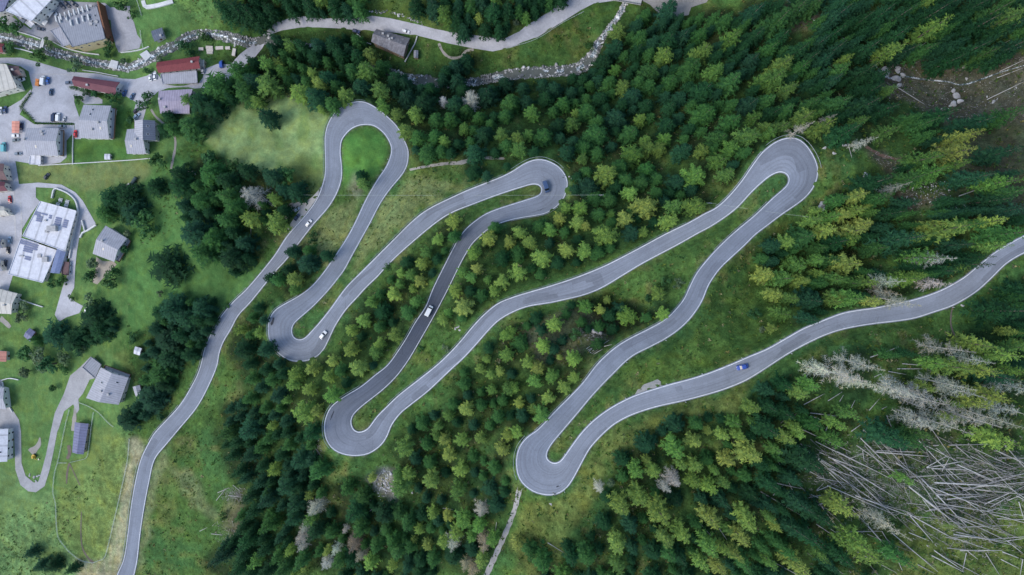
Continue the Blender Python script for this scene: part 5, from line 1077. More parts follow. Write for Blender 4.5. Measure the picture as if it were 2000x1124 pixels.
def vehicle(u, v, ang, color, label, kind='car', scale=1.0, cat=None, name=None):
    z = surf(u, v); p = Vector(unp(u, v, z)); a = R_(ang)
    def hgt(dx, dy):
        q = p+Vector((dx, dy, 0)); uu, vv = pix(q.x, q.y, z); return surf(uu, vv)
    f, s = Vector((math.cos(a), math.sin(a), 0)), Vector((-math.sin(a), math.cos(a), 0))
    e = 2.0; sx = (hgt(*(f*e).xy)-hgt(*(-f*e).xy))/(2*e); sy = (hgt(*(s*.9).xy)-hgt(*(-s*.9).xy))/1.8
    sx, sy = max(-.25, min(.25, sx)), max(-.25, min(.25, sy))
    X = Vector((f.x, f.y, sx)).normalized(); Zx = X.cross(Vector((s.x, s.y, sy))).normalized(); Y = Zx.cross(X)
    root = empty(name or ("parked_car" if kind == 'car' else "van"), p); root.rotation_euler = Matrix((X, Y, Zx)).transposed().to_euler(); root.scale = (scale,)*3
    tag(root, label, cat or kind, CARG)
    out, wm, rm_, hm, (wx, wy, wr, hx, hz) = VP[kind]
    for n_, me, m_, _ in out:
        o = bpy.data.objects.new(n_, me); C.objects.link(o); o.parent = root; o.color = (*color, 1)
    for x in (-wx, wx):
        for y in (-wy, wy):
            o = bpy.data.objects.new("wheel", wm); C.objects.link(o); o.parent = root; o.location = (x, y, wr)
            q = bpy.data.objects.new("rim", rm_); C.objects.link(q); q.parent = o
    for y in (-.55, .55):
        o = bpy.data.objects.new("headlight", hm); C.objects.link(o); o.parent = root; o.location = (hx, y, hz)
    return root
WHT, NAVY, BLUE, GREY, SIL, BLK, RED, LB = (.78,.78,.77), (.012,.03,.075), (.02,.075,.30), (.10,.13,.17), (.42,.45,.48), (.012,.013,.016), (.55,.012,.014), (.25,.36,.46)
vehicle(604, 436, 48, WHT, "white car driving uphill on the first road leg beside the gravel strip", name="car")
vehicle(632, 654, 50, WHT, "white car with dark windows leaving the second hairpin", name="car", scale=1.08)
vehicle(838, 608, 63, (.80,.79,.76), "white van on the dark resurfaced road stretch", 'van', 1.03)
vehicle(1066, 367, -73, (.05,.085,.17), "dark blue van rounding the hairpin at the top centre", 'van', 1.08)
vehicle(1449, 717, 194, (.03,.075,.34), "bright blue car driving on the last road leg", name="car", scale=1.05)
vehicle(581, 425, 52, (.03,.05,.09), "dark car parked on the gravel strip beside the first leg")
vehicle(581, 410, 30, (.32,.38,.42), "small grey car in the grass beside the gravel strip", scale=.8)
vehicle(85.5, 158.5, 85, WHT, "white camper van between the orange dump truck and the blue car", 'van', 1.05, cat="camper van")
vehicle(94.7, 158.5, 86, (.03,.11,.36), "mid-blue car parked beside the white camper van")
vehicle(101, 181, 88, (.03,.06,.11), "dark blue car standing alone in the middle of the car park")
vehicle(107, 230, 90, (.008,.02,.06), "navy van parked at the lower hedge of the car park", 'van')
vehicle(115.5, 230, 90, WHT, "white van parked beside the navy van at the hedge", 'van', .95)
vehicle(127, 234, 80, (.5,.5,.5), "small pale car at the right end of the car park hedge", scale=.8)
vehicle(12, 215.5, 88, (.02,.05,.13), "dark blue car by the street at the left edge")
vehicle(3, 217, 88, WHT, "white car beside the dark blue one at the left edge")
vehicle(136, 163, 2, (.12,.15,.2), "grey car parked at the left end of the maroon-roofed hall")
vehicle(295.4, 152.5, 95, WHT, "left of the two white cars beside the red barn")
vehicle(304, 150, 96, WHT, "right of the two white cars beside the red barn")
vehicle(244.7, 183, 72, (.03,.09,.24), "blue car parked at the right gable of the maroon-roofed hall")
vehicle(260, 189.5, 70, (.07,.12,.2), "slate-blue car parked nearest the round tree at the village lane")
vehicle(268, 217, 40, (.03,.02,.025), "blackish car parked above the dark-roofed house wing")
vehicle(268.5, 228, 42, (.3,.4,.5), "silver-blue car parked right against the dark-roofed house wing")
vehicle(397.5, 139, 88, (.6,.6,.6), "pale car parked at the right end of the red barn")
vehicle(434, 127, 100, (.02,.07,.33), "blue van parked by the road right of the red barn", 'van', .9)
vehicle(43.5, 247, 86, (.015,.025,.07), "dark navy car parked beside the coral awning")
vehicle(31.5, 266, 2, WHT, "white car parked below the coral awning")
vehicle(32.5, 274.5, 8, (.13,.16,.17), "grey car parked just below the white one at the awning")
vehicle(37, 301, 3, (.16,.2,.24), "grey-blue car alone on the pale forecourt left of the house")
vehicle(122.5, 248, 0, (.15,.19,.23), "steel-grey car parked above the pale roofed house")
vehicle(149, 262, 92, RED, "bright red car parked beside the two-tone gabled house")
vehicle(9.5, 288, 88, (.10,.38,.40), "teal van at the left edge of the village street", 'van', 1.05)
vehicle(92.7, 345, 50, (.01,.014,.018), "black car standing alone on the mown meadow")
vehicle(21, 390, 96, (.42,.01,.02), "dark red car parked in front of the tan-roofed house")
vehicle(21, 469.5, 86, LB, "light blue car parked along the street opposite the school")
vehicle(17.5, 489, 88, (.012,.015,.02), "black car parked below the light blue one opposite the school")
vehicle(11.7, 514, 80, (.02,.03,.05), "dark car at the lower end of the row opposite the school")
vehicle(6, 29, -38, SIL, "silver car on the hotel yard at the top left edge")
vehicle(5, 37, -30, (.4,.46,.5), "pale grey car below the silver one at the top left edge")
vehicle(122, 12, -55, (.03,.04,.06), "dark car at the left of the trio at the top of the hotel yard")
vehicle(132, 9, -50, (.015,.018,.025), "black car in the middle of the trio at the top of the hotel yard")
vehicle(145, 8, -40, (.02,.03,.05), "dark car at the right of the trio at the top of the hotel yard")
vehicle(81, 57.5, -10, (.015,.03,.06), "dark blue car parked in front of the hotel kiosk")
vehicle(107, 25, -45, (.4,.44,.5), "silver car parked against the hotel terrace")
vehicle(43, 157, 20, WHT, "white car on the lawn beside the small brown-roofed wing")
vehicle(696.5, 61.5, -18, (.015,.03,.09), "dark blue car parked left of the shingle-roofed barn")
vehicle(793.5, 62, -20, WHT, "white car parked on the gravel road above the shingle-roofed barn")
vehicle(172, 607, 70, WHT, "white caravan-like van half under the trees by the lane yard", 'van', .85)
# orange dump truck
def machine(name, label, cat, u, v, ang):
    r = empty(name, W3(u, v), R_(ang)); tag(r, label, cat); return r
m_or = plain("orange_paint", (0.60,0.22,0.06), 0.5, var=.2); m_ye = plain("yellow_paint", (0.62,0.40,0.05), 0.5, var=.2)
r = machine("dump_truck", "small orange dump truck beside the white camper van", "truck", 76.5, 163, 80)
MB().box(-1.9, .5, -.95, .95, .9, 1.9).box(-1.7, .4, -.8, .8, 1.9, 1.91).build("dump_bed", m_or, r); MB().box(.7, 1.9, -.9, .9, .6, 2.1).build("cab", m_or, r); MB().box(1.0, 1.92, -.8, .8, 1.4, 2.0).build("cab_window", M['glass'], r); MB().box(-1.9, 1.9, -.5, .5, .5, .9).build("chassis", M['rubber'], r)
for x in (-1.2, 1.2):
    for y in (-.8, .8): MB().tube([(x, y-.15, .42), (x, y+.15, .42)], .42, 12).build("wheel", M['rubber'], r)
r = machine("excavator", "small yellow excavator on the gravel inside the drive loop", "excavator", 68.5, 891, -40)
for y in (-.7, .7): MB().box(-1.2, 1.2, y-.22, y+.22, 0, .6).build("track", M['rubber'], r)
MB().box(-1.1, .9, -.8, .8, .65, 1.4).build("engine_housing", m_ye, r); cb = MB().box(-.2, .85, -.75, .05, 1.4, 2.5).build("cab", m_ye, r); MB().box(.2, .87, -.65, -.05, 1.6, 2.4).build("cab_window", M['glass'], cb)
bo = MB().tube([(.8, .3, 1.2), (2.0, .3, 2.7), (3.0, .3, 2.2)], [.2, .18, .15], 6).build("boom", m_ye, r); MB().tube([(3.0, .3, 2.2), (3.3, .3, .9)], [.15, .12], 6).build("stick", m_ye, bo); MB().box(2.9, 3.5, -.05, .65, .35, .95).build("bucket", M['rim'], bo)
# ------------------------------------------------------------------ hotel terrace: square parasols; school lawn tables; planks
M['canvas'] = plain("canvas", (0.62,0.60,0.57), .85, var=.12)
par = None
for i, (u, v) in enumerate([(94,14),(99,17),(87,22),(83,26),(76,34),(101,29),(97,4),(107,3),(79,41),(91,46),(108,11),(72,30)]):
    if par is None:
        par = empty("parasol", (0, 0, 0)); MB().tube([(0, 0, 0), (0, 0, 2.6)], .05, 6).build("pole", M['steel'], par)
        v_ = [(-1.6, -1.6, 2.2), (1.6, -1.6, 2.2), (1.6, 1.6, 2.2), (-1.6, 1.6, 2.2), (0, 0, 2.75), (-1.6, -1.6, 2.05), (1.6, -1.6, 2.05), (1.6, 1.6, 2.05), (-1.6, 1.6, 2.05)]
        link("canopy", mesh("canopy", v_, [(0, 1, 4), (1, 2, 4), (2, 3, 4), (3, 0, 4), (5, 6, 1, 0), (6, 7, 2, 1), (7, 8, 3, 2), (8, 5, 0, 3)]), M['canvas'], par); MB().box(-.35, .35, -.35, .35, 0, .1).build("foot", M['concrete'], par); o = par
    else: o = copy_tree(par)
    o.location = W3(u, v, .05); o.rotation_euler = (0, 0, R_(-32+rt.uniform(-6, 6))); tag(o, "tmp", "parasol", "parasols on the hotel terrace")
    par_list = globals().setdefault('PARS', []); par_list.append([o, "square pale parasol", "on the hotel terrace", u])
name_apart(PARS)
tb = None; TBL = []
for (u, v) in [(119.5,391.5),(132.5,395),(114.5,400),(130.5,402)]:
    if tb is None:
        tb = empty("picnic_table", (0, 0, 0)); MB().box(-1.1, 1.1, -.5, .5, .7, .78).build("tabletop", M['garden_wall'], tb)
        for y in (-.9, .9): MB().box(-1.1, 1.1, y-.18, y+.18, .4, .46).build("bench", M['garden_wall'], tb)
        for x in (-.8, .8): MB().box(x-.06, x+.06, -.95, .95, 0, .42).box(x-.05, x+.05, -.1, .1, .42, .7).build("leg", M['steel'], tb)
        o = tb
    else: o = copy_tree(tb)
    o.location = W3(u, v); o.rotation_euler = (0, 0, R_(-14)); tag(o, "tmp", "table", "tables on the school lawn"); TBL.append([o, "white picnic table", "on the school lawn", u])
name_apart(TBL)
def pile(u, v, ang, L, w_, h, label, mat=None, n=5):
    r = empty("plank_stack", W3(u, v), R_(ang)); tag(r, label, "plank stack", "stacks of sawn timber near the red barn")
    for k in range(n): MB().box(-L/2+rt.uniform(0, .15), L/2-rt.uniform(0, .15), -w_/2, w_/2, k*h/n, (k+.8)*h/n).build("plank_layer", mat or M['sawn'], r)
M['sawn'] = plain("sawn_timber", (0.56,0.51,0.45), .85, var=.15)
for (u, v, a_, L, w_, lb) in [(394,97,2,2.8,1.6,"leftmost pale plank stack beyond the red barn"),(410,94,-2,4,1.6,"long pale plank stack above two shorter ones"),(411,99.5,0,4,1.6,"plank stack in the middle of the three-high group"),(411,104.5,-1,3.6,1.2,"short plank stack nearest the red barn roof"),(430,95,3,4.5,1.8,"wide plank stack at the tree edge"),(446,95,3,2.8,1.6,"plank stack next to the last one at the road"),(458,103,80,4.2,1.8,"upright-lying plank stack beside the road bridge")]: pile(u, v, a_, L, w_, 1.1, lb)
# hay wagon, silo and pallets at the meadow edge
r = empty("farm_tank", W3(264, 354), R_(55)); tag(r, "dark cylindrical farm tank on wheels at the meadow edge", "tank")
MB().tube([(-2.4, 0, 1.3), (-2.1, 0, 1.3), (2.1, 0, 1.3), (2.4, 0, 1.3)], [.6, 1.0, 1.0, .6], 14).build("tank", plain("dark_tank", (.06,.09,.09), .5), r)
for y in (-.9, .9): MB().tube([(0, y-.15, .45), (0, y+.15, .45)], .45, 12).build("wheel", M['rubber'], r)
r = empty("trailer", W3(258, 366), R_(-35)); tag(r, "white tarpaulin-covered trailer below the dark farm tank", "trailer"); MB().box(-2.2, 2.2, -1.1, 1.1, .6, 1.7).build("cover", M['canvas'], r); MB().box(-2.2, 3.0, -.3, .3, .45, .6).build("chassis", M['rubber'], r)
for y in (-1.0, 1.0): MB().tube([(0, y-.12, .4), (0, y+.12, .4)], .4, 12).build("wheel", M['rubber'], r)
for (u, v, lb) in ((242, 363, "upper dark pallet rack left of the farm tank"), (242, 369, "lower dark pallet rack left of the farm tank")):
    r = empty("pallet_rack", W3(u, v), R_(-3)); tag(r, lb, "pallet rack")
    for k in range(6): MB().box(-2.2+k*.75, -1.75+k*.75, -.55, .55, 0, .9).build("pallet", plain("dark_timber", (.07,.06,.055), .9), r)
r = empty("wheelbarrow", W3(206.5, 379.5), R_(10)); tag(r, "orange wheelbarrow-like cart at the meadow edge", "cart"); MB().prism([(-.7,-.4,.4),(.7,-.4,.4),(.7,.4,.4),(-.7,.4,.4)], [(-1.0,-.6,.9),(1.0,-.6,.9),(1.0,.6,.9),(-1.0,.6,.9)]).build("tray", m_or, r); MB().tube([(1.0,-.08,.25),(1.0,.08,.25)], .25, 10).build("wheel", M['rubber'], r); MB().tube([(-.6,-.4,.45),(-1.7,-.4,.7)], .04, 5).tube([(-.6,.4,.45),(-1.7,.4,.7)], .04, 5).build("handle", M['steel'], r)
# ------------------------------------------------------------------ guard rails
NR_ = {'L': NL, 'R': NR}; SE = {'L': SL, 'R': SR}
POSTM = mesh("post", *(lambda b: (b.v, b.f))(MB().box(-.06, .06, -.05, .05, -.3, .75))); POSTM.materials.append(M['steel'])
def guardrail(side, p0, p1, label, off=0.75, mat=None):
    E, Nn = SE[side], NR_[side]
    a, b_ = sorted((int(((E-np.array(p0))**2).sum(1).argmin()), int(((E-np.array(p1))**2).sum(1).argmin())))
    ids = np.arange(a, b_+1); Q = E[ids]+Nn[ids]*(off/mpp[ids])[:, None]
    P = [Vector(unp(q[0], q[1], zs[i])) for q, i in zip(Q, ids)]
    s = [0.0]; keep = [P[0]]
    for p in P[1:]:
        if (p-keep[-1]).length > 0.9: keep.append(p)
    P = keep; root = empty("guardrail", P[0]); tag(root, label, "guardrail", "guard rails along the mountain road")
    v = []; f = []
    prof = [(-.06, .48), (.05, .52), (-.02, .62), (.05, .72), (-.06, .78), (-.1, .63)]
    for i, p in enumerate(P):
        d = P[min(i+1, len(P)-1)]-P[max(i-1, 0)]; d.z = 0; d.normalize(); n_ = Vector((-d.y, d.x, 0))
        for (o_, h) in prof: v.append(tuple(p-P[0]+n_*o_+Vector((0, 0, h))))
    k = len(prof)
    for i in range(len(P)-1):
        for j in range(k): f.append((i*k+j, i*k+(j+1) % k, (i+1)*k+(j+1) % k, (i+1)*k+j))
    link("rail", mesh("rail", v, f), mat or M['steel'], root)
    acc = 0; last = P[0]; step = max(4.0, sum((P[i+1]-P[i]).length for i in range(len(P)-1))/95)
    for i, p in enumerate(P):
        acc += (p-last).length; last = p
        if acc >= step or i == 0:
            acc = 0; o = bpy.data.objects.new("post", POSTM); C.objects.link(o); o.parent = root; o.location = p-P[0]
M['green_rail'] = plain("weathered_green_rail", (0.20,0.27,0.25), .6, var=.2)
G = M['green_rail']
guardrail('L', (485,562), (375,754), "steel guard rail on the valley side of the first leg's middle bend")
guardrail('L', (350,794), (294,860), "steel guard rail on the valley side above the fenced field")
guardrail('L', (276,897), (233,1110), "long guard rail beside the dry grass strip at the bottom left", .9)
guardrail('L', (634,345), (715,201), "green guard rail round the outside of the top left hairpin", .9, G)
guardrail('R', (582,580), (550,695), "guard rail round the outside of the second hairpin")
guardrail('L', (725,513), (985,344), "long green guard rail above the third leg", .9, G)
guardrail('L', (1000,336), (1100,335), "pale guard rail round the outside of the dark van's hairpin", 1.3)
guardrail('L', (1000,429), (1085,405), "guard rail under the dark van's hairpin")
guardrail('R', (899,462), (880,496), "short guard rail at the top of the resurfaced stretch")
guardrail('R', (815,622), (770,697), "guard rail left of the resurfaced stretch below the white van")
guardrail('R', (705,756), (650,876), "guard rail round the outside of the bottom-centre hairpin", .9)
guardrail('L', (760,790), (955,607), "long green guard rail above the leg after the bottom-centre hairpin", .9, G)
guardrail('L', (975,593), (1340,440), "very long green guard rail on the upper side of the fifth leg", .9, G)
guardrail('L', (1400,406), (1490,298), "guard rail on the left side approaching the right-hand hairpin", .9)
guardrail('L', (1500,289), (1597,331), "guard rail round the outside of the right-hand hairpin", 1.4)
guardrail('R', (1500,397), (1395,493), "guard rail on the inner side below the right-hand hairpin", .9)
guardrail('R', (1375,516), (1310,616), "green guard rail on the upper bend of the sixth leg", .9, G)
guardrail('R', (1290,630), (1140,747), "long pale guard rail on the left of the sixth leg", .9)
guardrail('R', (1115,774), (1045,842), "guard rail on the left of the sixth leg near the lowest hairpin", .9)
guardrail('R', (1030,856), (1012,935), "guard rail round the left outside of the lowest hairpin", 1.3)
# roadside delineators
DL = None; DLS = []
for (side, p) in [('L',(722,436)),('R',(710,401)),('R',(690,447)),('R',(672,475)),('R',(748,335)),('R',(760,312)),('L',(1220,707)),('L',(1300,661)),('L',(1375,733)),('L',(1305,752)),('L',(1225,782)),('L',(1155,826)),('L',(1450,704)),('L',(1525,666)),('R',(1862,598)),('R',(1545,690)),('L',(1100,860)),('R',(1340,784)),('R',(1100,957)),('L',(430,622)),('L',(372,758)),('L',(512,528)),('L',(1110,890)),('R',(620,430))]:
    E, Nn = SE[side], NR_[side]; i = int(((E-np.array(p))**2).sum(1).argmin()); q = E[i]+Nn[i]*(0.75/mpp[i])
    if DL is None:
        DL = empty("delineator_post", (0, 0, 0)); MB().box(-.11, .11, -.08, .08, -.3, .95).build("post", M['white_line'], DL); MB().box(-.115, .115, -.085, .085, .62, .82).build("reflector_band", M['rubber'], DL); o = DL
    else: o = copy_tree(DL)
    o.location = unp(q[0], q[1], zs[i]); tag(o, "tmp", "delineator", "white roadside delineator posts"); DLS.append([o, "white roadside post", ["on the first leg", "between the first and third legs", "beside the sixth leg", "beside the last leg"][0 if q[0] < 560 else 1 if q[0] < 900 else 2 if (q[1] < 730 and q[0] < 1340) else 3], q[0]])
name_apart(DLS)
# ------------------------------------------------------------------ field fences
def fence(pts, label, step=3.5, h=1.1, col_=(0.5,0.56,0.52)):
    S = spline(pts, 2.5) if len(pts) > 2 else np.array(pts, float)
    if len(pts) == 2: S = np.array([np.array(pts[0])*(1-t)+np.array(pts[1])*t for t in np.linspace(0, 1, 12)])
    P = [Vector(unp(p[0], p[1], float(zt(*p)))) for p in S]; root = empty("field_fence", P[0]); tag(root, label, "fence", "pale fences in the fields")
    wm_ = MB()
    for hh in (.45, .8, 1.1): wm_.tube([p-P[0]+Vector((0, 0, hh*h/1.1)) for p in P], .045, 4)
    o = wm_.build("rail", M['fence'], root)
    acc = 99
    tot = sum((P[i+1]-P[i]).length for i in range(len(P)-1)); st_ = max(step, tot/95)
    for i, p in enumerate(P):
        if i: acc += (p-P[i-1]).length
        if acc >= st_:
            acc = 0; o = bpy.data.objects.new("post", FPM); C.objects.link(o); o.parent = root; o.location = p-P[0]
M['fence'] = plain("pale_fence", (0.46,0.52,0.48), .7, var=.15)
FPM = mesh("post", *(lambda b: (b.v, b.f))(MB().box(-.09, .09, -.09, .09, -.3, 1.25))); FPM.materials.append(M['fence'])
fence([(137,800),(131,822),(126,845),(121,870),(117,890),(114,903),(108,925),(105,960),(110,985),(112,1028),(116,1050),(127,1066),(140,1080),(160,1094),(182,1099)], "long pale fence down the left side of the grazed field")
fence([(182,1099),(193,1095),(205,1089),(212,1068),(225,1013),(240,948),(250,900),(254,857)], "long pale fence up the right side of the grazed field beside the dry strip")
fence([(114,904),(132,904)], "short cross fence left of the muddy cattle trail")
fence([(139,903),(155,899),(170,894),(174,880),(178,850),(180,832),(184,805)], "fence curling round the lower end of the cattle shed")
fence([(155,786),(175,794),(190,803),(200,812),(212,825),(223,834)], "fence curving below the big house")
fence([(281,97),(278,84),(276,70),(275,60)], "thin fence right of the paved yard below the dark shed")
fence([(268,0),(273,15),(278,32)], "thin fence on the grass at the top left")
fence([(990,95),(1010,90),(1050,76),(1100,45),(1140,24)], "green-tinted road fence below the upper gravel road")
# footbridge over the stream and road bridge railing at the top
r = empty("footbridge", W3(82, 88), 0); tag(r, "small pale footbridge across the stream by the hotel yard", "footbridge")
P0, P1 = Vector(unp(85, 76, float(zt(85, 76))+.8)), Vector(unp(79, 97, float(zt(79, 97))+.8)); d_ = (P1-P0); n_ = Vector((-d_.y, d_.x, 0)).normalized()
qd = [p-r.location for p in (P0-n_*.9, P1-n_*.9, P1+n_*.9, P0+n_*.9)]; MB().prism([p-Vector((0, 0, .3)) for p in qd], qd).build("deck", M['garden_wall'], r)
for s_ in (-1, 1): MB().tube([P0+n_*.85*s_-r.location+Vector((0, 0, 1)), P1+n_*.85*s_-r.location+Vector((0, 0, 1))], .06, 5).build("railing", M['steel'], r)
r = empty("road_bridge", W3(1222, 2), 0); tag(r, "short road bridge with dark railing over the gully stream at the top edge", "bridge")
P0, P1 = Vector(unp(1196, -2, float(zt(1196, -2))+1.2)), Vector(unp(1252, 8, float(zt(1252, 8))+1.2)); d_ = (P1-P0); n_ = Vector((-d_.y, d_.x, 0)).normalized()*(1)
qd = [p-r.location for p in (P0-n_*.6, P1-n_*.6, P1+n_*6, P0+n_*6)]; MB().prism([p-Vector((0, 0, .6)) for p in qd], qd).build("deck", M['concrete'], r)
for s_ in (-.5, 5.8):
    b_ = MB(); b_.tube([P0+n_*s_-r.location+Vector((0, 0, 1)), P1+n_*s_-r.location+Vector((0, 0, 1))], .1, 5); b_.tube([P0+n_*s_-r.location+Vector((0, 0, .5)), P1+n_*s_-r.location+Vector((0, 0, .5))], .07, 5)
    for t_ in np.linspace(0, 1, 9): p = P0+d_*float(t_)+n_*s_-r.location; b_.box(p.x-.06, p.x+.06, p.y-.06, p.y+.06, p.z, p.z+1.05)
    b_.build("railing", plain("dark_railing", (.08,.1,.12), .6), r)
# weir-like timber check dams in the stream
for (u, v, w_, hgt_, a_, lb) in [(38,81,1.6,1.2,70,"pale stone weir in the stream below the hotel yard"),(224,127,5,1.2,75,"pale stone weir in the stream behind the maroon hall"),(287,110,5,1.4,40,"big pale weir slab in the stream below the dark shed")]:
    o = MB().prism([(-w_/2,-2.6,-.4),(w_/2,-2.2,-.4),(w_/2,2.4,-.4),(-w_/2,2.7,-.4)], [(-w_/2+.3,-2.5,hgt_),(w_/2-.2,-2.0,hgt_*.7),(w_/2-.3,2.2,hgt_*.7),(-w_/2+.2,2.6,hgt_)]).build("stone_weir", M['garden_wall']); o.location = W3(u, v); o.rotation_euler = (0, 0, R_(a_)); tag(o, lb, "weir")
r = empty("check_dam", W3(950, 158), R_(8)); tag(r, "timber grid check dam across the stream near the grey dead tree", "check dam")
for k in range(6): MB().box(-2.5+k*1.0-.12, -2.5+k*1.0+.12, -3.6, 3.6, .2, .6).build("beam", M['deadwood'], r)
for k in range(4): MB().box(-2.9, 2.9, -3+k*1.9-.12, -3+k*1.9+.12, .6, .9).build("cross_beam", M['deadwood'], r)
# ------------------------------------------------------------------ power line
def pole(u, v, h, label):
    r = empty("utility_pole", W3(u, v)); tag(r, label, "pole"); MB().tube([(0, 0, -.5), (0, 0, h)], [.22, .14], 8).build("mast", M['deadwood'], r); MB().box(-1.1, 1.1, -.1, .1, h-.7, h-.5).build("crossarm", M['steel'], r); return Vector(r.location)+Vector((0, 0, h-.5))
def cable(a, b_, label, sag=1.5, r_=.035):
    o = MB().tube([a.lerp(b_, t)-Vector((0, 0, sag*4*t*(1-t))) for t in np.linspace(0, 1, 25)], r_, 4).build("power_cable", M['fence']); tag(o, label, "cable")
pa_ = pole(590, 384, 6, "pale utility pole beside the gravel parking strip"); pb_ = pole(1170, 386, 9, "utility pole among the trees right of the dark van's hairpin")
pc_ = pole(1378, 400, 6, "utility pole at the roadside of the fifth leg"); pd_ = pole(1580, 430, 8, "utility pole among the trees above the sixth leg")
cable(pa_, pb_, "long thin pale cable crossing the first three road legs"); cable(pc_, pd_, "short thin cable crossing below the right-hand hairpin", .8)
# ------------------------------------------------------------------ fallen trunks
LOGS = {
(1500,843): "720,50,960,290 730,55,830,150 630,215,740,175 850,150,1250,165 840,160,1250,195 470,200,740,300 400,160,460,190 1240,280,1400,190 1240,285,1540,230 1290,110,1720,100 1480,260,1760,385 1520,465,2000,330 1280,290,1560,300 1300,400,1860,430 1400,410,1720,390 1310,495,1780,490 1400,530,1700,500 1740,590,1900,500 1690,570,2000,430 1870,540,2000,490 1960,550,2000,690 1000,245,1200,370 1200,370,1580,770 1100,430,1530,770 660,590,830,690 480,320,600,440 480,200,1000,520 640,320,1000,680 380,360,640,410 380,460,440,400 380,465,540,400 300,520,470,490 330,490,480,560 370,575,600,535 520,785,890,780 680,500,1100,660 1090,640,1470,850 1110,660,1320,900 1500,620,1950,830 1450,805,1860,860 1530,530,1700,650 1240,890,1530,1090 1280,970,1530,1100 1860,850,2000,960 1870,855,2000,835 1560,935,1640,1000 1700,950,1810,1124 1550,950,1520,1090 1100,790,1260,855 890,780,980,930 780,740,950,930 1500,930,1830,930 1830,940,2000,1005 1820,1000,1960,1070 1990,1000,1970,1124 540,750,650,810 1170,1040,1300,1110 1020,1020,1050,1090 900,960,950,1000 0,390,270,450 40,500,120,420 480,290,530,300 1260,610,1380,600 1650,320,1720,290 1360,310,1420,200 780,210,780,270 740,150,750,230",
(1500,562): "800,545,1020,465 280,915,440,830 470,885,580,815 790,960,870,870 890,950,930,930 650,1124,770,1040 740,1124,840,1020 100,1060,200,980 100,1090,250,960 330,980,540,1005 330,1000,490,1065 450,1124,490,1020 650,940,680,880 560,890,590,840 830,700,880,675 1050,595,1240,610 1010,635,1270,635 940,655,1080,680 1010,955,1270,1030 990,850,1200,880 1060,880,1270,965",
(1500,0): "1020,690,1220,815 1690,425,1900,310 1470,460,1550,410 1810,560,2000,470 1790,610,2000,530 1710,780,2000,640 1840,430,2000,350 1110,350,1230,280 1180,370,1240,330 20,120,140,0 920,20,980,0",
(1500,281): "1430,425,1740,600 1430,450,1550,595 1490,410,1730,325 1620,665,1670,710 970,305,1190,260 980,200,1110,155 1640,415,1780,375 1670,495,1820,460 1205,770,1265,715 625,0,655,110 140,745,240,730",
(1000,562): "600,500,680,430 590,490,700,440 620,520,720,450 610,510,760,410 640,520,710,480 580,480,650,430 720,460,780,445",
(1000,843): "1450,550,1520,630 1470,720,1560,820 1620,760,1680,850 280,870,400,945",
(500,281): "0,400,130,490 30,400,160,500 10,330,0,420",
(0,281): "1690,720,1980,760 1960,640,1960,720 1790,815,1890,800",
(0,843): "1690,540,1760,450 1780,500,1890,515 1700,480,1790,440 1820,420,1880,470 1560,780,1620,750 1650,800,1740,810",
(500,843): "450,110,520,210 930,390,1005,280 1460,600,1540,610 960,800,1000,740 1880,710,1870,775 870,640,950,570 980,610,1010,570",
}
SEGS = []
for (ox, oy), s in LOGS.items():
    for w_ in s.split():
        q = [int(t) for t in w_.split(',')]; SEGS.append((ox+q[0]/4, oy+q[1]/4, ox+q[2]/4, oy+q[3]/4))
BLOW = [(1600,885),(1650,875),(1720,862),(1800,868),(1900,885),(2020,890),(2020,990),(1960,1010),(1940,1060),(1880,1070),(1830,1020),(1770,1000),(1700,1000),(1640,960),(1590,930)]
k_ = 0
while k_ < 160:
    u, v = rt.uniform(1530, 2010), rt.uniform(850, 1124)
    if not inpoly(BLOW, np.array([u]), np.array([v]))[0] and rt.random() > 0.30: continue
    a = R_(-(18+rt.gauss(18, 17))) if u < 1850 else R_(-rt.gauss(15, 16)); L = rt.choice((35, 60, 90, 115, 140))*rt.uniform(.75, 1.15)
    dx, dy = math.cos(a)*L/2, -math.sin(a)*L/2; SEGS.append((u-dx, v-dy, u+dx, v+dy)); k_ += 1
LG = []
wood2 = [plain("bare_log_%d" % i, c, .9, var=.3, scale=.8) for i, c in enumerate(((.44,.43,.415), (.31,.303,.29), (.18,.172,.16)))]
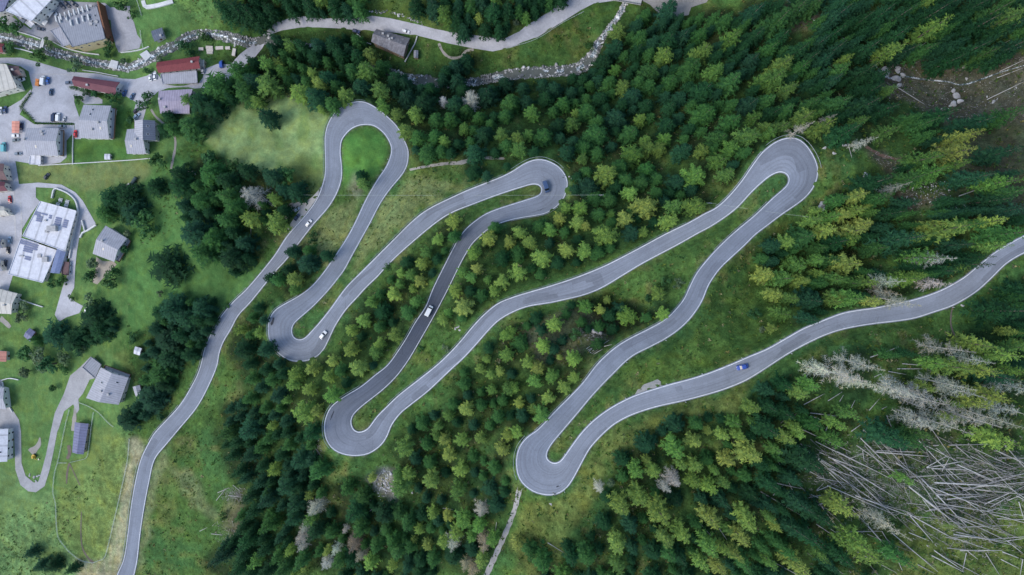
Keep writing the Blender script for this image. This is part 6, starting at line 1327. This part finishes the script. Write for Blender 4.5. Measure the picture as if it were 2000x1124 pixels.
for i, (a, b_, c, d) in enumerate(SEGS):
    za, zb_ = float(zt(a, b_)), float(zt(c, d)); hand = i < len(SEGS)-160
    lift = 0.35+(rt.uniform(0, 1.6) if inpoly(BLOW, np.array([(a+c)/2]), np.array([(b_+d)/2]))[0] else 0.1)
    P = [Vector(unp(a+(c-a)*t, b_+(d-b_)*t, max(float(zt(a+(c-a)*t, b_+(d-b_)*t)), za+(zb_-za)*t)+lift)) for t in (0, .33, .67, 1)]
    L = (P[3]-P[0]).length; r0 = min(.24, .10+L*.0062)*(1.1 if hand else .75)
    root = empty("fallen_log", P[0]); b2 = MB().tube([p-P[0] for p in P], [r0, r0*.85, r0*.65, r0*.3], 6)
    tk = b2.build("trunk", wood2[0 if hand and rt.random() < .75 else rt.choice((0, 1, 1, 2))], root)
    if L > 6:
        br = MB()
        for _ in range(int(L*.9)):
            t = rt.uniform(.3, .97); p = P[0].lerp(P[3], t)-P[0]; dv = Vector((rt.gauss(0, 1), rt.gauss(0, 1), rt.gauss(.3, .5))).normalized()*rt.uniform(.4, 1.5)*(1.1-t*.5)
            br.tube([p, p+dv+(P[3]-P[0]).normalized()*.5], [.045, .012], 3, False)
        tag(br.build("branch_stubs", M['brush'], root), kind="stuff")
    root["category"] = "fallen trunk"; root["group"] = "fallen grey trunks"
    mu, mv = (a+c)/2, (b_+d)/2; hz = abs(math.degrees(math.atan2(-(d-b_), c-a)))
    tilt = "level-lying" if hz < 12 or hz > 168 else "down-slanting" if (d-b_)*(c-a) > 0 else "up-slanting"
    LG.append([root, ("long " if L > 14 else "short " if L < 7 else "")+tilt+" grey fallen trunk", zone(mu, mv), mu])
name_apart(LG)
# brush and broken twigs between the trunks
n_ = 11500; cu_, cv_ = RNG.uniform(1560, 2020, n_), RNG.uniform(850, 1124, n_)
ok = inpoly(BLOW, cu_+RNG.normal(0, 30, n_), cv_+RNG.normal(0, 22, n_)) | (RNG.random(n_) < .03)
ex = np.c_[RNG.uniform(1690, 2010, 1500), RNG.uniform(100, 250, 1500)]; ex = ex[inpoly([(1690,140),(1750,120),(1880,120),(2010,110),(2010,240),(1880,240),(1800,215),(1740,190)], ex[:, 0], ex[:, 1])]
ex2 = np.c_[RNG.uniform(1690, 1850, 800), RNG.uniform(280, 420, 800)]; ex2 = ex2[inpoly([(1690,290),(1760,310),(1780,330),(1840,370),(1860,400),(1770,430),(1730,340)], ex2[:, 0], ex2[:, 1])]
ex3 = np.r_[np.c_[RNG.normal(455, 11, 350), RNG.normal(965, 8, 350)], np.c_[RNG.normal(1150, 14, 250), RNG.normal(650, 8, 250)], np.c_[RNG.normal(445, 14, 200), RNG.normal(1040, 12, 200)], np.c_[RNG.normal(620, 6, 120), RNG.normal(880, 12, 120)]]
cu_, cv_ = np.r_[cu_[ok], ex[:, 0], ex2[:, 0], ex3[:, 0]], np.r_[cv_[ok], ex[:, 1], ex2[:, 1], ex3[:, 1]]
B_ = unp(cu_, cv_, zt(cu_, cv_)); n_ = len(B_); ang = RNG.normal(-.45, .75, n_); L_ = RNG.lognormal(.1, .55, n_); up_ = RNG.uniform(.1, .9, n_); w_ = RNG.uniform(.03, .085, n_)
dx, dy = np.cos(ang)*L_, np.sin(ang)*L_
v0 = np.c_[B_[:, 0]-np.sin(ang)*w_, B_[:, 1]+np.cos(ang)*w_, B_[:, 2]+up_*.6]; v1 = np.c_[B_[:, 0]+np.sin(ang)*w_, B_[:, 1]-np.cos(ang)*w_, B_[:, 2]+up_*.6]; v2 = np.c_[B_[:, 0]+dx, B_[:, 1]+dy, B_[:, 2]+up_+RNG.uniform(-.3, .7, n_)]
VV = np.stack([v0, v1, v2], 1).reshape(-1, 3)
tag(link("brushwood", fastmesh("brushwood", VV, np.arange(len(VV)).reshape(-1, 3), RNG.integers(0, 2, n_)), [M['brush'], M['deadwood']]), "grey tangle of broken branches between the fallen trunks", "brushwood", kind="stuff")
# ------------------------------------------------------------------ rocks
def rock(seed):
    bm = bmesh.new(); bmesh.ops.create_icosphere(bm, subdivisions=2, radius=1.0); r = np.random.default_rng(seed); ks = [Vector(r.normal(size=3)).normalized() for _ in range(9)]
    for v in bm.verts:
        n0 = v.co.normalized(); s = 1.0
        for k in ks:
            d = n0.dot(k)
            if d > .55: s -= (d-.55)*.75
        v.co = n0*s; v.co.z *= .75
    me = bpy.data.meshes.new("boulder"); bm.to_mesh(me); bm.free(); me.materials.append(M['rock']); return me
RK = [rock(i) for i in range(5)]; BL = []
for (u, v, s) in [(1727,140,2.6),(1734,146,1.8),(1755,138,2.2),(1763,149,1.9),(1750,155,2.4),(1757,166,1.6),(1860,205,2.2),(1876,200,2.0),(1868,188,2.4),(1862,178,1.6),(1603,402,2.0),(1612,407,1.3),(1690,341,1.8),(1650,285,1.3),(1880,597,.9),(1163,650,2.0),(1172,653,1.5),(1148,648,1.4),(1610,290,1.1),(1630,300,.9),(1112,345,.7),(1117,349,.6),(1124,346,.6),(1126,352,.7),(760,952,1.2),(752,945,.9),(805,962,1.0),(725,980,.9),(75,930,1.3),(66,933,1.2),(70,940,1.0),(58,928,1.0),(1075,985,.8),(895,639,.9),(898,645,.8),(890,642,.8),(1882,130,1.2),(1888,155,1.0),(1940,200,1.4)]:
    o = bpy.data.objects.new("boulder", rt.choice(RK)); C.objects.link(o); o.location = W3(u, v, s*.15); o.scale = (s*rt.uniform(.8, 1.3), s*rt.uniform(.7, 1.1), s*rt.uniform(.6, .9)); o.rotation_euler = (0, 0, rt.uniform(0, 6)); o["category"] = "boulder"; o["group"] = "pale boulders"
    BL.append([o, ("big" if s > 1.7 else "small" if s < 1.05 else "medium")+" pale boulder", zone(u, v) if u > 200 else "inside the drive loop", u])
name_apart(BL)
S_ = spline(BED, 2.0); wS = np.interp(np.linspace(0, 1, len(S_)), np.linspace(0, 1, 37), [20,20,20,20,18,18,16,16,18,20,20,18,16,22,20,16,12,10,12,12,12,14,16,22,16,14,16,20,22,22,21,24,18,12,10,9,8])
RV, RF, RMi = [], [], []; off_ = 0
rk = [np.array([tuple(v.co) for v in me.vertices]) for me in RK]; rf_ = [np.array([tuple(p.vertices) for p in me.polygons]) for me in RK]
rows = []
for i, p in enumerate(S_):
    t = S_[min(i+1, len(S_)-1)]-S_[max(i-1, 0)]; t /= np.linalg.norm(t); nn = np.array([t[1], -t[0]])
    for _ in range(4 if p[0] < 480 else 5): rows.append((*(p+nn*RNG.choice((-1, 1))*RNG.uniform(.13, .52)*wS[i]+t*RNG.uniform(-1, 1)), RNG.lognormal(-.95, .55)))
for _ in range(140): rows.append((RNG.normal(752, 9), RNG.normal(948, 14), RNG.lognormal(-1.0, .4)))
for _ in range(90): t_ = RNG.uniform(0, 1); rows.append((700+t_*125, 27+t_*20-12*math.sin(3.14*t_)+RNG.normal(0, 1.5), RNG.lognormal(-.9, .4)))
for _ in range(120): rows.append((RNG.uniform(1700, 2000), RNG.uniform(120, 240), RNG.lognormal(-1.4, .5)))
for _ in range(120): rows.append((RNG.uniform(1760, 1860), RNG.uniform(355, 400), RNG.lognormal(-1.3, .4)))
for (u, v, s) in rows:
    if in_road(u, v, 2)[0] or (u < 1300 and 0 < v < 120 and any(inpoly(PAVED[k], np.array([u]), np.array([v]))[0] for k in ('street',))): continue
    j = RNG.integers(5); s = min(s, 1.5); a = RNG.uniform(0, 6.28); q = rk[j]*s*np.array([RNG.uniform(.7, 1.3), RNG.uniform(.7, 1.2), RNG.uniform(.5, .9)])
    w_ = unp(u, v, float(zt(u, v))+.12); q = np.c_[q[:, 0]*math.cos(a)-q[:, 1]*math.sin(a)+w_[0], q[:, 0]*math.sin(a)+q[:, 1]*math.cos(a)+w_[1], q[:, 2]+w_[2]]
    RV.append(q); RF.append(rf_[j]+off_); off_ += len(q); RMi.append(np.full(len(rf_[j]), RNG.choice(3, p=[.45, .22, .33])))
rkm = [M['rock'], plain("pale_rock", (.60,.59,.57), .9, var=.3), plain("dark_wet_rock", (.16,.165,.17), .7, var=.4)]
tag(link("rubble", fastmesh("rubble", np.vstack(RV), np.vstack(RF), np.concatenate(RMi)), rkm), "pale cobbles and rubble along the stream bed and on the scree spots", "rubble", kind="stuff")
# dark repair patches and skid marks on the tarmac
mk = plain("dark_bitumen", (.05,.055,.065), .8, var=.3)
for (u, v, ang, L, w_, lb) in [(532.5,628,72,2.6,.7,"dark bitumen patch on the outer lane of the second hairpin"),(1099,946,25,3.0,.5,"short dark skid mark at the bottom of the lowest hairpin"),(581,610,35,2.5,.3,"thin dark skid mark above the second hairpin's island"),(649,811,70,2.4,.3,"thin dark skid mark in the bottom-centre hairpin"),(1053,411,20,3.5,.25,"thin dark skid mark below the dark van")]:
    c_ = Vector(unp(u, v, surf(u, v))); P = []
    for k in range(14):
        t = k/14*6.283; q = Vector((math.cos(t)*L*rt.uniform(.75, 1.1), math.sin(t)*w_*rt.uniform(.6, 1.1), 0)); q.rotate(Matrix.Rotation(R_(ang), 3, 'Z')); q = c_+q
        uu, vv = pix(q.x, q.y, c_.z); q.z = surf(uu, vv)+.02; P.append(tuple(q))
    o = link("tarmac_patch", mesh("tarmac_patch", [(c_.x, c_.y, c_.z+.02)]+P, [(0, i+1, (i+1) % 14+1) for i in range(14)]), mk); tag(o, lb, "road mark", kind="structure")
